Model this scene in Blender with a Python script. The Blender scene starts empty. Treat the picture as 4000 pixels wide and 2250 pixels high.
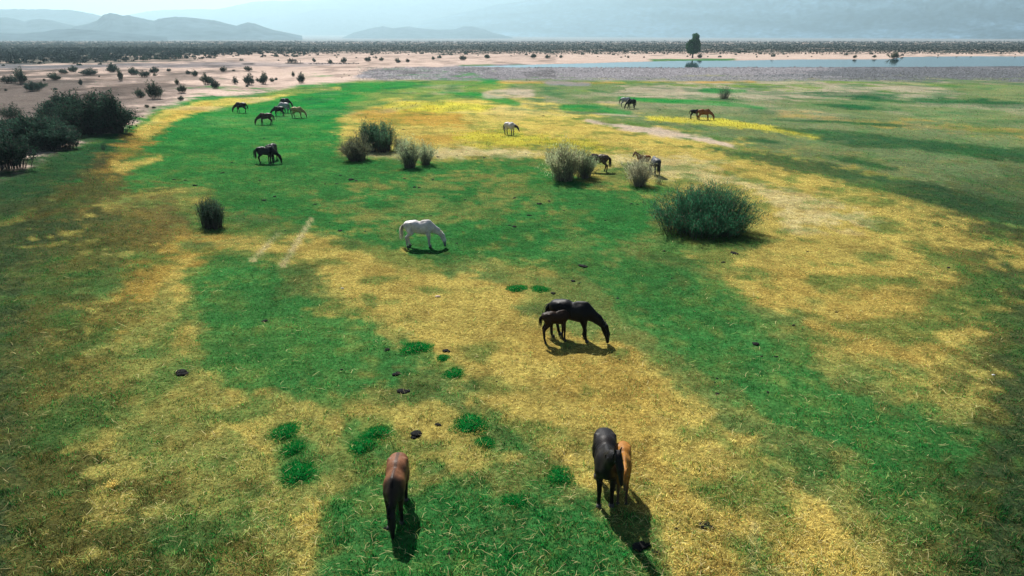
import bpy, math, random
import numpy as np
from mathutils import Vector, Matrix

random.seed(11)
rng = np.random.default_rng(11)
S = bpy.context.scene
COL = S.collection

# ------------------------------------------------------------------ camera, sky, sun, exposure
CAM_H = 9.8
PITCH = math.radians(20.13)
FPX = 2576 * 24.0 / 36.0
cam = bpy.data.cameras.new('camera')
cam.lens = 24.0
cam.sensor_width = 36.0
cam.clip_start = 0.1
cam.clip_end = 60000.0
camo = bpy.data.objects.new('camera', cam)
camo.location = (0, 0, CAM_H)
camo.rotation_euler = (math.pi / 2 - PITCH, 0, 0)
COL.objects.link(camo)
S.camera = camo

SUN_EL = math.radians(47.0)
SUN_AZ = math.radians(-20.8)          # from +Y (view direction) towards +X; negative is left
W = bpy.data.worlds.new('World')
S.world = W
W.use_nodes = True
nt = W.node_tree
nt.nodes.clear()
wo = nt.nodes.new('ShaderNodeOutputWorld')
bg = nt.nodes.new('ShaderNodeBackground')
sky = nt.nodes.new('ShaderNodeTexSky')
sky.sky_type = 'NISHITA'
sky.sun_disc = False
sky.sun_elevation = SUN_EL
sky.sun_rotation = SUN_AZ
sky.air_density = 0.55
sky.dust_density = 0.6
sky.ozone_density = 1.0
bg.inputs['Strength'].default_value = 0.05
nt.links.new(sky.outputs[0], bg.inputs[0])
nt.links.new(bg.outputs[0], wo.inputs[0])

sun = bpy.data.lights.new('sun', 'SUN')
sun.energy = 5.0
sun.angle = math.radians(0.5)
sun.color = (1.0, 0.95, 0.88)
suno = bpy.data.objects.new('sun', sun)
sd = Vector((math.sin(SUN_AZ) * math.cos(SUN_EL), math.cos(SUN_AZ) * math.cos(SUN_EL), math.sin(SUN_EL)))
suno.rotation_euler = sd.to_track_quat('Z', 'Y').to_euler()
suno.location = sd * 50
COL.objects.link(suno)

S.view_settings.view_transform = 'Standard'
S.view_settings.look = 'None'
S.view_settings.gamma = 1.0
S.view_settings.exposure = 1.02
S.view_settings.use_curve_mapping = False
S.cycles.use_denoising = True
S.cycles.max_bounces = 6
S.cycles.diffuse_bounces = 2
S.cycles.transmission_bounces = 3
S.cycles.volume_bounces = 0

HAZE_DENSITY = 1.6e-4
HAZE_COLOR = (0.60, 0.88, 1.0)
HAZE_ANISO = 0.5

# ------------------------------------------------------------------ helpers
def link(o, parent=None):
    COL.objects.link(o)
    if parent is not None:
        o.parent = parent
    return o

def tag(o, label=None, cat=None, group=None, kind=None):
    if label: o['label'] = label
    if cat: o['category'] = cat
    if group: o['group'] = group
    if kind: o['kind'] = kind
    return o

def empty(name, loc, rz=0.0, sc=1.0):
    o = bpy.data.objects.new(name, None)
    o.empty_display_size = 0.2
    o.location = loc
    o.rotation_euler = (0, 0, rz)
    o.scale = (sc, sc, sc)
    return link(o)

def mk_mesh(name, V, F, col=None, mat=None, smooth=False):
    """V (n,3), F list of equal-width index arrays (tri and/or quad), col (n,3) point colours."""
    V = np.asarray(V, np.float32)
    if not isinstance(F, (list, tuple)): F = [F]
    F = [np.asarray(f, np.int32) for f in F if len(f)]
    me = bpy.data.meshes.new(name)
    me.vertices.add(len(V))
    me.vertices.foreach_set('co', V.ravel())
    loops = np.concatenate([f.ravel() for f in F])
    tot = np.concatenate([np.full(len(f), f.shape[1], np.int32) for f in F])
    st = np.concatenate([[0], np.cumsum(tot)[:-1]]).astype(np.int32)
    me.loops.add(len(loops))
    me.loops.foreach_set('vertex_index', loops)
    me.polygons.add(len(tot))
    me.polygons.foreach_set('loop_start', st)
    me.polygons.foreach_set('loop_total', tot)
    if smooth:
        me.polygons.foreach_set('use_smooth', np.ones(len(tot), bool))
    me.update(calc_edges=True)
    if col is not None:
        a = me.attributes.new('Col', 'FLOAT_COLOR', 'POINT')
        c = np.ones((len(V), 4), np.float32)
        c[:, :3] = col
        a.data.foreach_set('color', c.ravel())
    if mat: me.materials.append(mat)
    return me

def mk_obj(name, me, parent=None):
    return link(bpy.data.objects.new(name, me), parent)

def hash2(ix, iy, seed):
    ix = ix.astype(np.int64); iy = iy.astype(np.int64)
    h = (ix * 374761393 + iy * 668265263 + seed * 974634777) & 0x7fffffff
    h = ((h ^ (h >> 13)) * 1274126177) & 0x7fffffff
    h = h ^ (h >> 16)
    return (h & 0xffffff) / float(0xffffff)

def vnoise(x, y, seed=0):
    x0 = np.floor(x); y0 = np.floor(y)
    fx = x - x0; fy = y - y0
    fx = fx * fx * (3 - 2 * fx); fy = fy * fy * (3 - 2 * fy)
    a = hash2(x0, y0, seed); b = hash2(x0 + 1, y0, seed)
    c = hash2(x0, y0 + 1, seed); d = hash2(x0 + 1, y0 + 1, seed)
    return a + (b - a) * fx + (c - a) * fy + (a - b - c + d) * fx * fy

def fbm(x, y, oct=4, seed=0, gain=0.5):
    s = np.zeros(np.shape(x)); amp = 1.0; tot = 0.0
    for i in range(oct):
        s += amp * vnoise(x, y, seed + i * 17); tot += amp
        x = x * 2.03 + 11.7; y = y * 2.03 - 5.3; amp *= gain
    return s / tot

def sstep(a, b, x):
    t = np.clip((x - a) / (b - a), 0, 1)
    return t * t * (3 - 2 * t)

def chart_to_ground(px, py, z=0.0):
    """where the line of sight through that point of the survey picture meets height z"""
    dx = (np.asarray(px, float) - 1288.0) / FPX
    dv = (np.asarray(py, float) - 724.5) / FPX
    dy = math.cos(PITCH) - dv * math.sin(PITCH)
    dz = -math.sin(PITCH) - dv * math.cos(PITCH)
    t = (CAM_H - z) / np.maximum(-dz, 1e-6)
    return dx * t, dy * t

def ground_to_chart(x, y, z=0.0):
    rx = np.asarray(x, float); ry = np.asarray(y, float); rz = z - CAM_H
    d = ry * math.cos(PITCH) - rz * math.sin(PITCH)
    u = ry * math.sin(PITCH) + rz * math.cos(PITCH)
    return 1288.0 + FPX * rx / d, 724.5 - FPX * u / d

# ------------------------------------------------------------------ what grows where (survey of the ground)
#            colour (albedo)            grass  green  tall
CLS = {
    'green':  ((0.004, 0.150, 0.028),   1.0,  0.92, 0.0),
    'lush':   ((0.006, 0.110, 0.022),   1.0,  1.00, 0.1),
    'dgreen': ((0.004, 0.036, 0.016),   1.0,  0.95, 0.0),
    'straw':  ((0.470, 0.360, 0.085),   1.0,  0.18, 0.0),
    'pale':   ((0.480, 0.410, 0.220),   0.8,  0.12, 0.0),
    'ochre':  ((0.340, 0.200, 0.035),   1.0,  0.10, 0.2),
    'lime':   ((0.420, 0.380, 0.040),   1.0,  0.40, 1.0),
    'mix':    ((0.120, 0.180, 0.045),   1.0,  0.55, 0.0),
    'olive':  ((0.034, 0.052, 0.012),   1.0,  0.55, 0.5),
    'sage':   ((0.090, 0.130, 0.062),   0.7,  0.55, 0.0),
    'brown':  ((0.060, 0.044, 0.018),   0.9,  0.25, 0.2),
    'sand':   ((0.380, 0.292, 0.245),   0.0,  0.0,  0.0),
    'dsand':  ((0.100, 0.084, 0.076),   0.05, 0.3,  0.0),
    'gravel': ((0.160, 0.155, 0.170),   0.0,  0.0,  0.0),
    'dgravel':((0.060, 0.068, 0.078),   0.0,  0.0,  0.0),
    'scrub':  ((0.026, 0.040, 0.033),   0.0,  0.0,  0.0),
    'basin':  ((0.170, 0.165, 0.165),   0.0,  0.0,  0.0),
    'streak': ((0.006, 0.060, 0.024),   1.0,  0.95, 0.0),
    'wet':    ((0.030, 0.032, 0.034),   0.0,  0.0,  0.0),
}
NX = 1044; NY = 900
PX0, PX1 = -800.0, 3376.0
PY0, PY1 = 95.6, 1900.0
gx = np.linspace(PX0, PX1, NX)
gt = np.linspace(0, 1, NY)
gy = PY0 + (PY1 - PY0) * gt ** 2
GX, GY = np.meshgrid(gx, gy)
WX, WY = chart_to_ground(GX, GY)
R = np.zeros((NY, NX, 6))
def put(cls, alpha):
    c = CLS[cls]
    v = np.array(c[0] + (c[1], c[2], c[3]))
    R[...] += (v - R) * alpha[..., None]
# world-space noises, coarse to fine; far away use scales that keep to a few pixels
dist = np.hypot(WX, WY)
N1 = fbm(WX / 3.0, WY / 3.0, 5, 3)
N5 = fbm(WX / .45, WY / .45, 3, 101)
N2 = fbm(WX / 0.9, WY / 0.9, 4, 9)
N3 = fbm(WX / 14.0, WY / 14.0, 5, 21)
N4 = fbm(WX / 60.0, WY / 60.0, 4, 33)
far = sstep(40, 140, dist)
NE = (N1 * .36 + N2 * .36 + N5 * .28) * (1 - far) + (N3 * .5 + N1 * .3 + N2 * .2) * far - 0.5
NE = NE * 1.7

def poly_sd(P, X, Y):
    d = np.full(X.shape, 1e9); inside = np.zeros(X.shape, bool)
    n = len(P)
    for i in range(n):
        x0, y0 = P[i]; x1, y1 = P[(i + 1) % n]
        ex, ey = x1 - x0, y1 - y0
        t = np.clip(((X - x0) * ex + (Y - y0) * ey) / max(ex * ex + ey * ey, 1e-9), 0, 1)
        d = np.minimum(d, np.hypot(X - x0 - t * ex, Y - y0 - t * ey))
        if y0 != y1:
            c = ((y0 <= Y) != (y1 <= Y)) & (X < (x1 - x0) * (Y - y0) / (y1 - y0) + x0)
            inside ^= c
    return np.where(inside, -d, d)

def area(cls, P, soft=20, a=1.0, edge=1.6, hole=0.0):
    P = [(float(p[0]), float(p[1])) for p in P]
    xs = [p[0] for p in P]; ys = [p[1] for p in P]
    m = soft * (1.5 + edge)
    i0 = np.searchsorted(gx, min(xs) - m); i1 = np.searchsorted(gx, max(xs) + m)
    j0 = np.searchsorted(gy, min(ys) - m); j1 = np.searchsorted(gy, max(ys) + m)
    if i1 <= i0 or j1 <= j0: return
    sl = (slice(j0, j1), slice(i0, i1))
    sd_ = poly_sd(P, GX[sl], GY[sl])
    q = -sd_ / soft + NE[sl] * edge * 4.0
    al = sstep(-0.6, 0.6, q) * a
    if hole: al = al * (1 - hole * sstep(.05, .22, NE[sl] + 0.0))
    c = CLS[cls]; v = np.array(c[0] + (c[1], c[2], c[3]))
    R[sl] += (v - R[sl]) * al[..., None]

def stroke(cls, P, w, soft=None, a=1.0, edge=1.2):
    """a band along a polyline; w half width (number or per point)"""
    if not hasattr(w, '__len__'): w = [w] * len(P)
    soft = soft or max(2.0, 0.6 * min(w))
    m = max(w) + soft * (2 + edge)
    xs = [p[0] for p in P]; ys = [p[1] for p in P]
    i0 = np.searchsorted(gx, min(xs) - m * 3); i1 = np.searchsorted(gx, max(xs) + m * 3)
    j0 = np.searchsorted(gy, min(ys) - m); j1 = np.searchsorted(gy, max(ys) + m)
    sl = (slice(j0, j1), slice(i0, i1))
    X, Y = GX[sl], GY[sl]
    q = np.full(X.shape, -1e9)
    for i in range(len(P) - 1):
        x0, y0 = P[i]; x1, y1 = P[i + 1]
        ex, ey = x1 - x0, y1 - y0
        t = np.clip(((X - x0) * ex + (Y - y0) * ey) / max(ex * ex + ey * ey, 1e-9), 0, 1)
        dd = np.hypot((X - x0 - t * ex) * .6, Y - y0 - t * ey)
        q = np.maximum(q, (w[i] + (w[i + 1] - w[i]) * t - dd) / soft)
    al = sstep(-0.6, 0.6, q + NE[sl] * edge * 3.0) * a
    c = CLS[cls]; v = np.array(c[0] + (c[1], c[2], c[3]))
    R[sl] += (v - R[sl]) * al[..., None]

put('mix', np.ones_like(GX))
put('straw', sstep(.46, .60, N3 * .6 + N1 * .4) * 0.6)
# basin, scrub plain, sand, gravel
area('sand', [(-800, 90), (3376, 90), (3376, 166), (900, 205), (760, 216), (620, 243), (480, 262), (400, 292), (330, 335), (200, 390), (100, 440), (0, 490), (-800, 700)], 6, 1.0, .5)
area('dsand', [(-800, 168), (160, 168), (300, 240), (340, 330), (150, 400), (-800, 640)], 26, .85, 1.6)  # here and next: left sand darkened, lens edge falloff put into the colour
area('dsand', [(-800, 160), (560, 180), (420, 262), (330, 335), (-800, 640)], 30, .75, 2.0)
area('scrub', [(-800, 107), (3376, 107), (3376, 131), (1700, 131), (1200, 130), (760, 131), (400, 140), (-800, 142)], 4, .9, 2.2)
area('scrub', [(-800, 130), (600, 134), (400, 158), (200, 168), (-800, 172)], 7, .7, 1.5)
area('basin', [(-800, 80), (3376, 80), (3376, 104), (2000, 107), (1200, 107.5), (-800, 103.5)], 1.2, 1, .3)
area('gravel', [(880, 196), (930, 176), (1150, 166), (1300, 162), (3376, 158), (3376, 215), (2400, 206), (1700, 205), (1240, 203), (960, 203)], 5, .95, .8)
area('gravel', [(-800, 168), (200, 168), (420, 166), (640, 160), (760, 158), (880, 163), (700, 172), (420, 176), (100, 181), (-800, 184)], 4, .55, .9)
area('dgravel', [(1900, 190), (2100, 172), (2300, 167), (3376, 164), (3376, 222), (2500, 214), (2200, 205)], 9, .75, 1.0)
stroke('green', [(1290, 165), (1340, 164)], 2, 2, .6)
stroke('lush', [(1640, 150.5), (1760, 150), (1850, 149.5)], 2.0, 1.2, .9)
stroke('lush', [(1160, 164), (1240, 163)], 1.6, 1.2, .7)
stroke('wet', [(1250, 169.6), (1500, 170.2), (1700, 170.3), (1900, 169.6), (2300, 168.4), (2576, 166.6)], .9, .8, .55, 1.2)
stroke('wet', [(612, 166.5), (640, 165.5)], 1.8, .6, .95, .2)
stroke('wet', [(715, 160.5), (760, 160.5)], 1.1, .6, .8, .3)
# far right of the meadow: sage with green and sandy streaks
area('sage', [(1290, 206), (3376, 210), (3376, 640), (2576, 545), (2250, 450), (1900, 380), (1600, 320), (1400, 290), (1280, 250)], 14, .9, 1.6)
area('sand', [(1640, 210), (2300, 212), (2400, 240), (2000, 246), (1800, 250), (1500, 240)], 8, .45, 2.4)
# the green meadow on the left
area('green', [(300, 345), (480, 263), (620, 243), (760, 218), (900, 207), (1230, 203), (1250, 213), (1020, 226), (905, 255), (872, 300), (860, 385), (1000, 402), (1180, 402), (1330, 390), (1420, 440), (1560, 472), (1650, 500), (1650, 590), (1500, 640), (1380, 665), (1200, 640), (1130, 662), (1000, 640), (870, 600), (700, 560), (560, 540), (520, 480), (430, 470), (100, 520), (-100, 540), (0, 470), (180, 400)], 18, .96, 1.4)
area('mix', [(900, 500), (1080, 470), (1250, 480), (1260, 560), (1080, 560), (960, 560)], 30, .8, 2.4)
area('mix', [(1230, 450), (1400, 470), (1380, 500), (1250, 500)], 20, .6, 2.4)
area('mix', [(800, 500), (900, 495), (1000, 520), (980, 545), (840, 535)], 16, .75, 2.4)
area('mix', [(1380, 560), (1500, 570), (1490, 640), (1380, 620)], 20, .5, 2.4)
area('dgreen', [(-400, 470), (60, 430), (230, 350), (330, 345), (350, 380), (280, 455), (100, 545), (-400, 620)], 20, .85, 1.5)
# straw and ochre arc
stroke('brown', [(120, 560), (240, 480), (290, 425), (335, 385), (390, 340)], [46, 36, 26, 22, 14], 12, .75, 2.2)
stroke('ochre', [(270, 440), (330, 390), (390, 342)], [10, 14, 12], 10, .55, 3.2)
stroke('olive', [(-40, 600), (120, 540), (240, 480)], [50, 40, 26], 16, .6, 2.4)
stroke('straw', [(300, 432), (400, 405)], [12, 5], 5, .9, 1.2)
stroke('straw', [(370, 345), (430, 305), (500, 278), (560, 264), (640, 250), (760, 230), (850, 222)], [16, 14, 11, 7, 5, 4, 3], 4, .85, 1.6)
stroke('ochre', [(390, 335), (450, 300), (520, 272)], [8, 7, 5], 4, .5, 1.6)
# straw sweeps on the right and in the middle
area('straw', [(862, 300), (1000, 262), (1300, 272), (1500, 300), (1750, 345), (2050, 425), (2400, 525), (2576, 600), (3376, 760), (3376, 900), (2576, 860), (2330, 920), (2050, 830), (1820, 705), (1700, 640), (1900, 600), (1930, 560), (1880, 470), (1700, 440), (1500, 405), (1300, 380), (1000, 392), (862, 378)], 24, .9, 1.3)
area('pale', [(1460, 380), (1750, 400), (1900, 460), (2200, 560), (2000, 580), (1900, 470), (1680, 450)], 20, .7, 1.6)
area('pale', [(860, 375), (990, 385), (1180, 370), (1370, 382), (1300, 394), (1000, 400), (870, 395)], 8, .8, 1.6)
area('ochre', [(890, 285), (1000, 262), (1160, 285), (1180, 315), (1050, 318), (930, 312)], 10, .85, 1.8)
area('lime', [(960, 262), (1100, 258), (1230, 272), (1190, 282), (1010, 275)], 7, .85, 1.6)
area('ochre', [(1040, 345), (1160, 338), (1170, 352), (1060, 362)], 5, .8, 1.8)
area('lime', [(1140, 348), (1200, 328), (1300, 330), (1380, 342), (1480, 350), (1560, 372), (1490, 388), (1360, 372), (1200, 362)], 9, .95, 1.6)
stroke('lime', [(1640, 300), (1770, 303), (1900, 318), (2060, 345)], [7, 9, 8, 5], 5, .9, 1.6)
stroke('ochre', [(1960, 285), (2200, 310), (2576, 335), (3000, 360)], [4, 8, 9, 9], 6, .4, 2.4)
stroke('green', [(1110, 232), (1200, 238), (1300, 262)], [5, 8, 4], 4, .9, 1.4)
stroke('green', [(1420, 270), (1490, 272), (1580, 283)], [6, 8, 4], 4, .9, 1.4)
stroke('green', [(1560, 246), (1700, 256), (1850, 263), (1920, 272)], [4, 6, 7, 4], 3, .9, 1.4)
stroke('green', [(1770, 228), (1870, 230)], [7, 5], 3, .9, 1.4)
stroke('ochre', [(1260, 207), (1400, 208), (1700, 207), (1900, 206)], [3, 2, 2, 2], 2, .7, 1.2)
stroke('gravel', [(1380, 210), (1480, 211)], [5, 4], 3, .8, 1.2)
stroke('sand', [(1230, 236), (1330, 236)], [8, 6], 5, .6, 1.4)
for (a_, b_, w_) in [((2000, 232), (2250, 245), 6), ((2050, 262), (2260, 272), 6), ((2150, 250), (2700, 275), 7), ((1930, 300), (2300, 318), 3), ((2060, 352), (2250, 372), 6), ((2080, 395), (2250, 425), 5), ((1880, 350), (1960, 360), 4)]:
    stroke('streak', [a_, ((a_[0] + b_[0]) / 2, (a_[1] + b_[1]) / 2 - 1), b_], [w_ * .4, w_ * 1.2, w_ * .7], w_ * .7, .88, 2.4)
stroke('streak', [(1960, 325), (2150, 345), (2400, 375), (2576, 392), (3000, 420)], [4, 11, 17, 19, 21], 7, .9, 2.0)
stroke('streak', [(1780, 372), (1950, 402), (2150, 445), (2350, 490), (2576, 545), (3000, 660)], [4, 12, 19, 25, 30, 44], 9, .92, 1.8)
stroke('sand', [(1480, 305), (1620, 327), (1780, 352), (1850, 372)], [5, 9, 7, 3], 5, .85, 1.3)
stroke('sand', [(1500, 284), (1600, 292)], [2, 2], 2, .5, 1.3)
# left and middle foreground
area('straw', [(450, 600), (600, 562), (720, 590), (870, 612), (1000, 645), (1120, 672), (1230, 712), (1330, 780), (1400, 862), (1560, 862), (1700, 960), (1800, 1030), (1950, 1130), (2080, 1260), (2200, 1449), (2260, 1900), (1740, 1900), (1700, 1449), (1640, 1330), (1500, 1240), (1350, 1150), (1190, 1010), (1080, 900), (950, 790), (800, 700), (640, 645), (480, 650)], 24, .92, 1.5)
area('ochre', [(1350, 850), (1500, 880), (1650, 960), (1680, 1080), (1600, 1250), (1480, 1150), (1380, 1000)], 40, .45, 2.6)
area('ochre', [(1650, 1200), (1900, 1180), (2050, 1300), (2100, 1449), (1750, 1449)], 50, .35, 2.6)
area('ochre', [(2050, 640), (2250, 700), (2400, 860), (2250, 900), (2050, 800), (1950, 700)], 40, .35, 2.6)
area('mix', [(1700, 860), (1850, 960), (1900, 1040), (1780, 1020), (1640, 900)], 30, .6, 2.4)
area('ochre', [(300, 660), (420, 590), (620, 590), (560, 640), (420, 760), (300, 860), (240, 820)], 24, .75, 2.2)
area('straw', [(470, 660), (480, 760), (540, 950), (700, 1080), (830, 1250), (790, 1449), (760, 1900), (250, 1900), (330, 1449), (330, 1200), (340, 960), (400, 760)], 40, .8, 1.8)
area('mix', [(420, 800), (520, 960), (680, 1090), (760, 1260), (740, 1449), (730, 1900), (200, 1900), (280, 1449), (290, 1000), (340, 820)], 50, .7, 2.6)
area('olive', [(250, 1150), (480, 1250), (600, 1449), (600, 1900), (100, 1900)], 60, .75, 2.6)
area('green', [(480, 700), (560, 642), (690, 655), (740, 722), (860, 762), (1000, 842), (1085, 905), (1000, 985), (880, 1010), (720, 1000), (600, 985), (520, 905), (500, 800)], 26, .88, 1.6)
area('straw', [(720, 660), (860, 700), (1000, 790), (900, 780), (780, 740)], 24, .6, 2.2)
area('green', [(1440, 655), (1560, 630), (1690, 645), (1810, 722), (1910, 832), (2060, 942), (2260, 1002), (2450, 1052), (3376, 1250), (3376, 1500), (2400, 1300), (2150, 1190), (1950, 1085), (1760, 940), (1610, 835), (1520, 765)], 34, .88, 1.5)
area('green', [(790, 1449), (830, 1260), (950, 1190), (1150, 1215), (1350, 1225), (1500, 1262), (1600, 1340), (1660, 1449), (1640, 1900), (760, 1900)], 34, .9, 1.5)
area('green', [(860, 1030), (960, 1030), (1010, 1090), (960, 1150), (870, 1130)], 20, .6, 2)
area('mix', [(700, 1060), (820, 1060), (860, 1200), (760, 1230), (700, 1150)], 24, .6, 2)
area('green', [(700, 1140), (790, 1140), (800, 1200), (720, 1210)], 14, .8, 1.6)
area('straw', [(900, 1020), (1100, 960), (1240, 1080), (1300, 1150), (1130, 1180), (1000, 1170)], 30, .55, 2.4)
# dark turf at both margins, deepened by lens edge falloff put into the colour
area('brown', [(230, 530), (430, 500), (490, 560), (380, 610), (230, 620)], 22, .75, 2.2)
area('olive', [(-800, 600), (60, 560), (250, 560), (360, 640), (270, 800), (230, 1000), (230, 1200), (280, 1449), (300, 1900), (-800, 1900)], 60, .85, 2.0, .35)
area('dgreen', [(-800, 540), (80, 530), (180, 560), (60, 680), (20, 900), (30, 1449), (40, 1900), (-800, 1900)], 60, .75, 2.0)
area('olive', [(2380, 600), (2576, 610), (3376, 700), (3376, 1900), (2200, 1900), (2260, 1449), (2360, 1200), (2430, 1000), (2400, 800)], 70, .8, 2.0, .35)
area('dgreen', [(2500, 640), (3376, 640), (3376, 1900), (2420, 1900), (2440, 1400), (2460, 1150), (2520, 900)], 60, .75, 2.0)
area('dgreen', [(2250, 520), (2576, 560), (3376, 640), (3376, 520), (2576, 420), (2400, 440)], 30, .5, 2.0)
# turf round the bushes, wheel tracks, hollow
for (ex, ey, rx, ry, c_, a_) in [(808, 722, 20, 7, 'lush', .8), (930, 754, 22, 9, 'lush', .7), (856, 614, 20, 5, 'lush', .8), (1080, 938, 20, 10, 'lush', .7), (640, 672, 50, 12, 'lush', .7), (558, 658, 34, 10, 'lush', .7), (980, 1140, 34, 16, 'lush', .7), (1085, 1178, 36, 16, 'lush', .7), (740, 1140, 60, 60, 'green', .6), (930, 1095, 70, 40, 'green', .6), (1140, 930, 40, 20, 'green', .6), (600, 562, 120, 26, 'lush', .75), (1440, 462, 110, 14, 'green', .9), (1640, 476, 70, 14, 'green', .9), (935, 412, 80, 14, 'green', .8), (640, 552, 60, 10, 'sage', .5), (1790, 605, 170, 22, 'green', .5)]:
    th = np.linspace(0, 2 * math.pi, 16)[:-1]
    area(c_, [(ex + rx * math.cos(q), ey + ry * math.sin(q)) for q in th], 10, a_, 1.4)
stroke('pale', [(635, 655), (668, 620), (702, 585)], [5, 4, 3], 2, .8, .8)
stroke('pale', [(712, 668), (748, 610), (785, 545)], [6, 5, 3], 2, .85, .8)
stroke('pale', [(1893, 1449), (1900, 1320)], [6, 5], 4, .5, 1.2)
# grazed mottling everywhere on the grass
DKW = np.clip(R[..., :3].mean(-1) / .065, .25, 1)
mot = DKW * sstep(.50, .66, N2 * .45 + N1 * .25 + N5 * .3) * (1 - far * .5)
R[..., :3] += (np.array(CLS['straw'][0]) * .75 - R[..., :3]) * (mot * .42 * R[..., 3] * (1 - .55 * R[..., 4]))[..., None]
mo = DKW * sstep(.52, .66, fbm(WX / .8, WY / .8, 4, 131)) * (1 - far * .5) * (1 - R[..., 4])
R[..., :3] += (np.array((.20, .115, .022)) - R[..., :3]) * (mo * .42 * R[..., 3])[..., None]
mg = DKW * sstep(.50, .66, fbm(WX / 1.2, WY / 1.2, 5, 151) * .65 + fbm(WX / 5.0, WY / 5.0, 3, 157) * .35) * (1 - far * .5)
R[..., :3] += (np.array((.012, .115, .022)) - R[..., :3]) * (mg * .62 * R[..., 3])[..., None]
R[..., 4] += (.85 - R[..., 4]) * mg * .62
mot2 = sstep(.55, .75, 1 - (N2 * .5 + N1 * .5))
R[..., :3] *= (1 - .30 * mot2 * R[..., 3])[..., None]
fr = sstep(70, 130, dist) * (1 - sstep(255, 275, dist)) * (R[..., 3] > .3)
fn = fbm(WX / 6.0, WY / 9.0, 5, 301)
R[..., :3] += (np.array((.30, .24, .18)) - R[..., :3]) * (fr * .55 * sstep(.55, .70, fn) * (1 - .7 * R[..., 4]))[..., None]
R[..., :3] += (np.array((.010, .085, .030)) - R[..., :3]) * (fr * .55 * sstep(.55, .68, fbm(WX / 4.0, WY / 7.0, 5, 307)))[..., None]
sn = (R[..., 3] < .1) * (GX < 1400)
R[..., :3] *= (1 - .40 * sn * sstep(.52, .70, fbm(WX / 5.0, WY / 12.0, 5, 311)))[..., None]
R[..., :3] *= (1 + .22 * sn * (fbm(WX / 28.0, WY / 60.0, 4, 317) * 2 - 1))[..., None]
R[..., :3] *= (0.86 + .28 * fbm(WX / 7.0, WY / 7.0, 3, 77))[..., None]

def survey(x, y):
    px, py = ground_to_chart(x, np.maximum(y, 1.0))
    px = np.where(y < 1.0, 1288 + (np.asarray(x) * 60), px)
    py = np.clip(np.where(y < 4.5, 1890, py), PY0, PY1 - 1)
    u = np.clip((px - PX0) / (PX1 - PX0) * (NX - 1), 0, NX - 1.001)
    v = np.clip(np.sqrt((py - PY0) / (PY1 - PY0)) * (NY - 1), 0, NY - 1.001)
    iu = u.astype(int); iv = v.astype(int)
    fu = (u - iu)[..., None]; fv = (v - iv)[..., None]
    return (R[iv, iu] * (1 - fu) + R[iv, iu + 1] * fu) * (1 - fv) + (R[iv + 1, iu] * (1 - fu) + R[iv + 1, iu + 1] * fu) * fv

# river bed outline (far bank / near bank) in ground coordinates
RIV_TOP = [(1180, 164.6), (1300, 162), (1400, 159), (1500, 156.5), (1700, 151.5), (1850, 150.5), (2000, 148), (2200, 147.5), (2245, 147), (2275, 141.5), (2400, 140.5), (2576, 139.5), (3300, 136)]
RIV_BOT = [(1180, 166.2), (1300, 168.8), (1500, 169.3), (1700, 169.5), (1900, 168.6), (2100, 168.3), (2300, 167.4), (2576, 165.5), (3300, 162)]
rtx, rty = chart_to_ground(*np.array(RIV_TOP).T)
rbx, rby = chart_to_ground(*np.array(RIV_BOT).T)
def river_depth(x, y):
    """distance inside the river in metres along y (negative outside)"""
    far_y = np.interp(x, rtx, rty); near_y = np.interp(x, rbx, rby)
    wob = (fbm(np.asarray(x) / 17.0, np.asarray(y) / 17.0, 3, 5) - .5) * 7
    d = np.minimum(far_y - y, y - near_y) + wob * .6
    return np.where(x < rbx[0] - 5, -20.0, d)

def height(x, y):
    x = np.asarray(x, float); y = np.asarray(y, float)
    r = np.hypot(x, y)
    z = (fbm(x / 1.7, y / 1.7, 3, 41) - .5) * .10 * (1 - sstep(60, 160, r))
    z = z + (fbm(x / 11.0, y / 11.0, 3, 43) - .5) * .30 * (1 - .5 * sstep(150, 400, r))
    sandz = sstep(0, 1, (-x - (8 + .28 * y)) / 14.0) * sstep(30, 60, y)
    z = z + sandz * (.5 + .5 * fbm(x / 9.0, y / 9.0, 4, 51))
    z = z + (fbm(x / 30.0, y / 30.0, 4, 47) - .35) * 1.3 * sstep(380, 650, r)
    z = z + 90.0 * sstep(2600, 12000, r) ** 1.5
    d = river_depth(x, y)
    z = np.where(d > -8, z * (1 - sstep(-8, 0, d)), z)
    z = z - .75 * sstep(-3.0, 5.0, d)
    return z

def at(px, py):
    x, y = chart_to_ground(px, py)
    z = float(height(np.array([float(x)]), np.array([float(y)]))[0])
    for _ in range(2):
        x, y = chart_to_ground(px, py, z)
        z = float(height(np.array([float(x)]), np.array([float(y)]))[0])
    return Vector((float(x), float(y), z))

def px_per_m(p):
    d = p.y * math.cos(PITCH) + (CAM_H - p.z) * math.sin(PITCH)
    return FPX / d

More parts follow.
